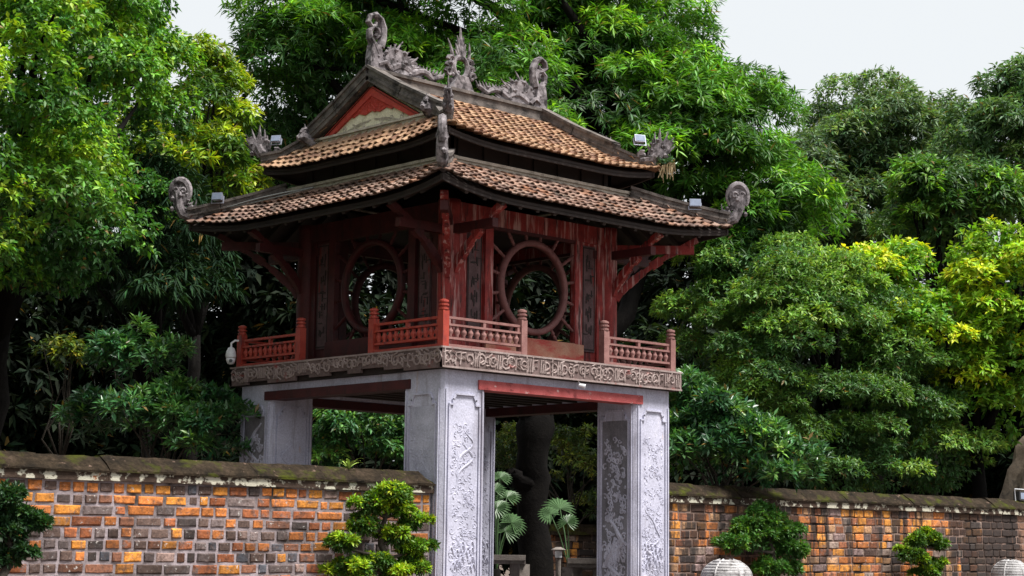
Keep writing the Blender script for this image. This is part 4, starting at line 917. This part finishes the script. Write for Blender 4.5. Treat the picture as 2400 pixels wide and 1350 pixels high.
bonsai('large lime green cloud-pruned bonsai against the left wall beside the near pillar', [(905, 1172, .36), (868, 1185, .24), (935, 1195, .26), (972, 1218, .22), (850, 1232, .25), (805, 1275, .22), (925, 1258, .25), (965, 1285, .27), (972, 1325, .27), (880, 1318, .26), (815, 1332, .32), (925, 1340, .28)], -3.15, 900, 61, 0.72)
bonsai('domed dark green bonsai against the stained right wall', [(1800, 1215, .42), (1760, 1235, .30), (1845, 1250, .38), (1770, 1262, .44), (1720, 1278, .30), (1835, 1290, .40), (1870, 1296, .2), (1800, 1335, .36), (1850, 1330, .25)], -3.15, 1805, 62, 0.22, ((0.045, 0.13, 0.025), (0.11, 0.25, 0.035), (0.22, 0.38, 0.04)))
bonsai('small sparse bonsai against the right wall near the right edge', [(2175, 1258, .24), (2150, 1270, .22), (2200, 1278, .20), (2125, 1300, .26), (2150, 1308, .2), (2190, 1330, .27), (2170, 1345, .26)], -3.15, 2175, 63, 0.4)
bonsai('dark bonsai cut off by the left edge of the picture', [(20, 1165, .22), (45, 1222, .26), (80, 1225, .17), (0, 1245, .25), (50, 1290, .24), (5, 1310, .22), (-20, 1190, .3)], -3.15, 10, 64, 0.05, ((0.025, 0.07, 0.025), (0.05, 0.12, 0.03), (0.09, 0.18, 0.04)))

# fan palms behind the gate
def palm(label, u, D, fronds, seed):
    b0 = G(u, D); root = empty('fan_palm', b0); tag(root, label, 'palm', 'fan palms behind the gate'); rr = random.Random(seed)
    hub = Vector((b0[0], b0[1], 1.1)); st = MB(); st.tube([b0, (b0[0]+.05, b0[1], .5), tuple(hub)], [.13, .11, .08], 8); st.build('stem', M['bark'], root, True)
    for (fu, fv, size) in fronds:
        c = Vector(X(fu, fv, D+rr.uniform(-.4, .4))); d = (c-hub); dn = Vector((d.x, d.y, d.z*0.4)).normalized() if d.length > .1 else Vector((1, 0, 0))
        view = (Vector(CAM)-c).normalized(); nrm = (view*0.75+Vector((0, 0, .55))+Vector((rr.uniform(-.3, .3), rr.uniform(-.3, .3), 0))).normalized()
        sd = nrm.cross(dn).normalized(); dn = sd.cross(nrm); fm = MB()
        fm.tube([tuple(hub), tuple(hub+(c-hub)*.5+Vector((0, 0, .12))), tuple(c)], .014, 5); n = 17
        for i in range(n):
            a = R(-125+250*i/(n-1)); dr = dn*math.cos(a)+sd*math.sin(a); l_ = size*(0.75+0.25*math.cos(a*.7)); e = nrm.cross(dr)*0.022
            tipp = c+dr*l_-Vector((0, 0, .22*l_)); mid = c+dr*l_*.55
            fm.add([c, mid+e*1.6+nrm*.01, tipp, mid-e*1.6+nrm*.01, mid-nrm*.012], [(0, 1, 4), (0, 4, 3), (1, 2, 4), (4, 2, 3)])
        o = fm.build('frond', M['palm'], root)
M['palm'] = plain('palm_leaf', (0.05, 0.11, 0.035), 0.5); M['palm_light'] = M['palm']
palm('fan palm with hanging fronds in the gateway, left of the trunk', 1165, 37, [(1172, 1120, .30), (1188, 1165, .34), (1165, 1190, .32), (1200, 1225, .36), (1160, 1150, .3), (1185, 1245, .34)], 5)
palm('fan palm with one spread frond in the gateway, right of the trunk', 1335, 39, [(1312, 1192, .46), (1330, 1225, .3), (1290, 1205, .3)], 6)

# ================================================================== smaller things
# fern on the left coping
fp = Vector(at_y(818, 1098, -2.36)); fp.z = 2.72
fe = empty('wall_fern', tuple(fp)); tag(fe, 'pale green fern tuft growing on top of the left coping', 'fern'); rr = random.Random(8)
M['fern'] = plain('fern_leaf', (0.36, 0.50, 0.10), 0.5)
for i in range(11):
    a = i*2*math.pi/11+rr.uniform(-.2, .2); l_ = rr.uniform(.22, .34); d = Vector((math.cos(a), math.sin(a), 0)); s = Vector((-d.y, d.x, 0)); vs_ = []; fs_ = []; n = 7
    el = rr.uniform(0.7, 1.5)
    for j in range(n+1):
        t = j/n; p = fp+d*l_*0.75*t+Vector((0, 0, l_*el*(t-0.62*t*t))); w_ = 0.020*math.sin(math.pi*min(1, t*0.85+0.15))+0.002
        vs_ += [p-s*w_, p+Vector((0, 0, -0.004)), p+s*w_]
    for j in range(n): b = j*3; fs_ += [(b, b+1, b+4, b+3), (b+1, b+2, b+5, b+4)]
    fm = MB(); fm.add(vs_, fs_); fm.build('frond', M['fern'], fe)

# security camera hanging at the far end of the left balcony
sc_p = Vector((-2.93, 2.83, 0)); pz = 4.93
se = empty('security_camera', (sc_p.x, sc_p.y, pz)); tag(se, 'white dome security camera hung at the left corner of the balcony', 'camera')
c = MB().lathe([(0.02, 0.20), (0.055, 0.185), (0.085, 0.12), (0.095, 0.05), (0.095, 0.02), (0.088, 0.0)], (sc_p.x, sc_p.y, pz-0.05), 18); c.build('housing', M['white_plastic'], se, True)
c = MB().lathe([(0.084, 0.0), (0.082, -0.05), (0.06, -0.10), (0.02, -0.12)], (sc_p.x, sc_p.y, pz-0.052), 18); dm = c.build('eye_ball', M['white_plastic'], se, True)
vd = (Vector(CAM)-Vector((sc_p.x, sc_p.y, pz-.1))).normalized(); vd.z = 0; vd.normalize(); q = Vector((sc_p.x, sc_p.y, pz-0.105))
MB().tube([tuple(q+vd*0.055), tuple(q+vd*0.088)], [0.036, 0.030], 12).build('lens', M['black_plastic'], dm)
c = MB().tube([(sc_p.x, sc_p.y, pz+0.14), (sc_p.x, sc_p.y, pz+0.22), (sc_p.x+0.06, sc_p.y-0.03, pz+0.27), (sc_p.x+0.16, sc_p.y-0.07, pz+0.27)], 0.02, 7); c.build('bracket', M['white_plastic'], se)

# floodlights fixed to the roof corners
def floodlight(label, pos, yaw, tilt=-35, s=1.0, mat='lamp_metal'):
    root = empty('floodlight', pos); tag(root, label, 'floodlight', 'floodlights on the roof corners'); rot = Matrix.Translation(Vector(pos)) @ Matrix.Rotation(yaw, 4, 'Z') @ Matrix.Rotation(R(tilt), 4, 'X') @ Matrix.Scale(s*0.8, 4)
    def put(mb, name, mt):
        mb.v = [tuple(rot @ Vector(v)) for v in mb.v]; return mb.build(name, mt, root)
    h = MB(); h.hexa([(-.13, -.07, -.09), (.13, -.07, -.09), (.10, .06, -.06), (-.10, .06, -.06), (-.13, -.07, .09), (.13, -.07, .09), (.10, .06, .06), (-.10, .06, .06)])
    hs = put(h, 'housing', M[mat])
    gl = MB(); gl.box(-.115, .115, -.078, -.072, -.075, .075); put(gl, 'glass', M['lamp_glass'])
    yk = MB(); 
    for sx in (-1, 1): yk.box(sx*.145-.008, sx*.145+.008, -.015, .015, -.14, .02)
    yk.box(-.153, .153, -.015, .015, -.155, -.14); put(yk, 'yoke', M[mat])
M['lamp_glass'] = plain('lamp_glass', (0.22, 0.26, 0.36), 0.08, 0.0, 0.8)
floodlight('blue-grey floodlight beside the right corner ornament of the upper roof', (2.28, -2.40, 8.98), R(-25), -20)
floodlight('floodlight behind the left corner ornament of the upper roof', (-2.45, 2.30, 8.92), R(-60), -20, 0.9)
floodlight('floodlight beside the left corner dragon of the lower roof', (-3.20, 3.02, 7.83), R(-60), -10, 1.0)
floodlight('floodlight beside the right corner dragon of the lower roof', (3.02, -3.10, 7.80), R(-40), -10, 1.0)
# spotlight under the frieze
sp = empty('spotlight', (0.28, -2.86, 4.34)); tag(sp, 'tiny pale spotlight under the carved frieze above the gateway', 'spotlight')
MB().tube([(0.28, -2.83, 4.368), (0.28, -2.85, 4.33), (0.30, -2.89, 4.30)], 0.014, 6).build('stem', M['white_plastic'], sp)
MB().tube([(0.26, -2.86, 4.305), (0.31, -2.92, 4.285), (0.33, -2.945, 4.275)], [0.026, 0.036, 0.04], 10).build('housing', M['white_plastic'], sp)

# cables sagging along the left eave of the lower roof
for i, (sag, lab) in enumerate(((0.20, 'upper of two grey cables sagging over the left eave tiles'), (0.27, 'lower of two grey cables sagging over the left eave tiles'))):
    p, q = Vector((-3.05, 2.95, 7.66)), Vector((-2.60, 0.95, 7.84)); pts = [p+(q-p)*t-Vector((0.10*math.sin(math.pi*t), 0, (sag-0.2)*0.8*math.sin(math.pi*t)+0.015)) for t in np.linspace(0, 1, 16)]
    o = MB().tube(pts, 0.013, 6).build('cable', M['cable'], None, True); tag(o, lab, 'cable', 'cables on the left eave')

# epiphyte with dry roots on the right upper corner
ep = Vector((2.72, -2.72, 8.50)); er = empty('epiphyte_plant', tuple(ep)); tag(er, 'small epiphyte with dangling straw-coloured roots on the right upper corner', 'plant'); rr = random.Random(14)
rt = MB()
for i in range(26):
    a = rr.uniform(0, 6.28); p = ep+Vector((math.cos(a)*rr.uniform(.02, .16), math.sin(a)*rr.uniform(.02, .16), rr.uniform(-.02, .04)))
    l_ = rr.uniform(.12, .26); rt.tube([p, p+Vector((rr.uniform(-.05, .05), rr.uniform(-.05, .05), .02)), p+Vector((rr.uniform(-.06, .06), rr.uniform(-.06, .06), -l_))], [.012, .012, .006], 4)
rt.build('roots', M['straw'], er)
gP = np.array(ep)+rng.normal(0, .09, (16, 3))*np.array([1, 1, .5])+np.array([0, 0, .09]); gA = unit(rng.normal(0, .4, (16, 3))+np.array([0, 0, 1.0]))
leaf_object('leaves', [leaf_mesh('e', gP, gA, 6, .12, .035, (20, 70), .3, np.repeat(np.array([[.05, .13, .06]]), 16, 0), seed=4)], M['leaf_gloss'], er)

# ribbed stone domes in front of the right wall
def dome(label, u, v, Y, r_):
    p = at_y(u, v, Y); top = p[2]; root = empty('stone_lantern', (p[0], Y, 0)); tag(root, label, 'lantern', 'ribbed stone domes by the right wall')
    prof = [(0.20, top-0.62)]; n = 7; prof += [(r_*1.02, top-0.36)]
    for i in range(n):
        t0, t1 = i/n, (i+1)/n; z0 = top-0.33+0.33*t0; z1 = top-0.33+0.33*t1; f = lambda t: r_*math.sqrt(max(0.02, 1-(t*0.97)**2))
        prof += [(f(t0), z0), (f(t0)*0.99, z0+0.028), (f(t0)*0.955, z0+0.036), (f(t1)*0.99+0.004, z1-0.004)]
    prof += [(0.02, top)]
    MB().lathe(prof, (p[0], Y, 0), 36).build('ribbed_cap', M['lantern'], root)
    for i in range(6):
        a = 2*math.pi*i/6+0.2; rb = MB()
        rb.tube([(p[0]+math.cos(a)*r_*math.sqrt(max(0.0, 1-(t*.97)**2)), Y+math.sin(a)*r_*math.sqrt(max(0.0, 1-(t*.97)**2)), top-0.33+0.33*t+0.004) for t in np.linspace(0, 1, 9)], 0.018, 5); rb.build('rib', M['lantern'], root)
    MB().lathe([(0.34, 0), (0.34, 0.12), (0.22, 0.16), (0.17, 0.2), (0.16, top-0.66), (0.21, top-0.618)], (p[0], Y, 0), 18).build('post', M['lantern'], root)
dome('grey ribbed stone dome below the domed bonsai', 1703, 1312, -3.85, 0.44)
dome('grey ribbed stone dome in the bottom right corner', 2368, 1313, -3.85, 0.40)

# rock beyond the right wall, and a framed lamp on the coping
def rock(name, label, c, s, seed, parent=None):
    bm = bmesh.new(); bmesh.ops.create_icosphere(bm, subdivisions=3, radius=1); rr_ = random.Random(seed); ph = [rr_.uniform(0, 6) for _ in range(9)]
    for v in bm.verts:
        d = v.co.copy(); k = 1+0.22*math.sin(3*d.x+ph[0])*math.sin(4*d.z+ph[1])+0.12*math.sin(7*d.y+ph[2]+3*d.z)+0.06*math.sin(15*d.z+ph[3]+9*d.x)
        v.co = Vector((d.x*s[0]*k+(d.z*s[3]), d.y*s[1]*k, d.z*s[2]*k))
    me = bpy.data.meshes.new(name); bm.to_mesh(me); bm.free(); me.materials.append(M['rock']); o = link(name, me); o.location = c; tag(o, label, 'rock'); return o
rp = at_d(2372, 1110, 44); rock('rock', 'slanting beige rock rising behind the right end of the stained wall', (rp[0]+.25, rp[1]-.1, 1.9), (.5, .6, 2.1, .42), 3)
lp = Vector(at_y(2392, 1165, -2.40)); fl = empty('framed_lamp', (lp.x, lp.y, 2.72)); tag(fl, 'black lamp in a pale wire frame on the coping at the right edge', 'lamp')
fm = MB(); fm.tube([(lp.x-.22, lp.y, 2.70), (lp.x-.25, lp.y, 2.98), (lp.x+.35, lp.y, 2.98), (lp.x+.35, lp.y, 2.70)], .012, 6); fm.build('wire_frame', M['white_plastic'], fl)
fm = MB(); fm.box(lp.x-.14, lp.x+.22, lp.y-.06, lp.y+.10, 2.73, 2.93); fm.build('housing', M['black_plastic'], fl)
fm = MB(); fm.box(lp.x-.10, lp.x+.18, lp.y-.068, lp.y-.062, 2.76, 2.90); fm.build('glass', M['lamp_glass'], fl)

# courtyard seen through the gateway: far brick wall, stone benches, a small white lamp
def far_wall(p0, p1, top, label):
    p0, p1 = Vector(p0), Vector(p1); d = (p1-p0).normalized(); n = Vector((d.y, -d.x, 0)); L_ = (p1-p0).length
    if n.dot(Vector(CAM)-p0) < 0: n = -n
    root = empty('courtyard_wall', tuple((p0+p1)/2)); tag(root, label, 'wall')
    q = MB(); q.beam(p0+Vector((0, 0, top/2-.1))-n*.2, p1+Vector((0, 0, top/2-.1))-n*.2, .4, top-.2); q.build('wall_core', M['mortar_stained'], root)
    me = brick_mesh(M['brick_stained'], 3); rr_ = random.Random(77); z = top-.36
    yaw = math.atan2(d.y, d.x)
    if n.dot(Vector((d.y, -d.x, 0))) < 0: yaw += math.pi; org = p1
    else: org = p0
    dd = Vector((math.cos(yaw), math.sin(yaw), 0)); row = 0
    while z > 0.3:
        x = 0.0
        while x < L_-.2:
            ln = rr_.choice([.28, .36, .42]); o = bpy.data.objects.new('brick', me); col.objects.link(o); o.parent = root
            o.matrix_parent_inverse = Matrix.Translation(-Vector(root.location)); pp = org+dd*(x+.01)+n*(.012+rr_.uniform(0, .01)); o.location = (pp.x, pp.y, z); o.rotation_euler.z = yaw; o.scale = (ln-.025, 1, .145); c_ = choose(PAL_R, rr_); o.color = (*c_, 1); x += ln
        z -= .17; row += 1
    cp = MB(); cp.beam(p0+Vector((0, 0, top-.12))-n*.2, p1+Vector((0, 0, top-.12))-n*.2, .62, .18); cp.beam(p0+Vector((0, 0, top))-n*.2, p1+Vector((0, 0, top))-n*.2, .4, .10); cp.build('coping', M['coping'], root)
a = at_d(1290, 1240, 44); b = at_d(1440, 1240, 44.5); far_wall((a[0], a[1], 0), (b[0], b[1], 0), 2.05, 'low brick wall with rounded coping seen through the gateway')
def bench(label, u0, u1, v, D):
    p, q = Vector(X(u0, v, D)), Vector(X(u1, v, D)); top = p.z; root = empty('stone_bench', ((p.x+q.x)/2, (p.y+q.y)/2, 0)); tag(root, label, 'bench', 'stone benches in the courtyard')
    p.z = q.z = top; s = MB(); s.beam(p-Vector((0, 0, .05)), q-Vector((0, 0, .05)), .5, .10); s.build('seat', M['bench'], root)
    s = MB(); s.beam(p-Vector((0, 0, .14)), q-Vector((0, 0, .14)), .40, .07); s.build('edge_moulding', M['bench'], root)
    for t in (.12, .88):
        c_ = p+(q-p)*t; l_ = MB(); l_.box(c_.x-.14, c_.x+.14, c_.y-.14, c_.y+.14, 0, top-.176); l_.build('leg', M['bench'], root)
bench('grey stone slab bench in the gateway, left of the trunk', 1120, 1232, 1300, 36.5); bench('grey stone slab bench in the gateway, right of the trunk', 1330, 1425, 1308, 36.0)
lp = Vector(X(1309, 1288, 37)); le = empty('garden_lamp', (lp.x, lp.y, 0)); tag(le, 'small white garden lamp on a post in the gateway', 'lamp')
MB().lathe([(.05, 0), (.05, lp.z-.16)], (lp.x, lp.y, 0), 10).build('post', M['bench'], le); MB().lathe([(.07, lp.z-.16), (.075, lp.z-.02)], (lp.x, lp.y, 0), 12).build('lamp_body', M['white_plastic'], le); MB().lathe([(.14, lp.z-.018), (.15, lp.z), (.05, lp.z+.05)], (lp.x, lp.y, 0), 14).build('cap', M['bench'], le)
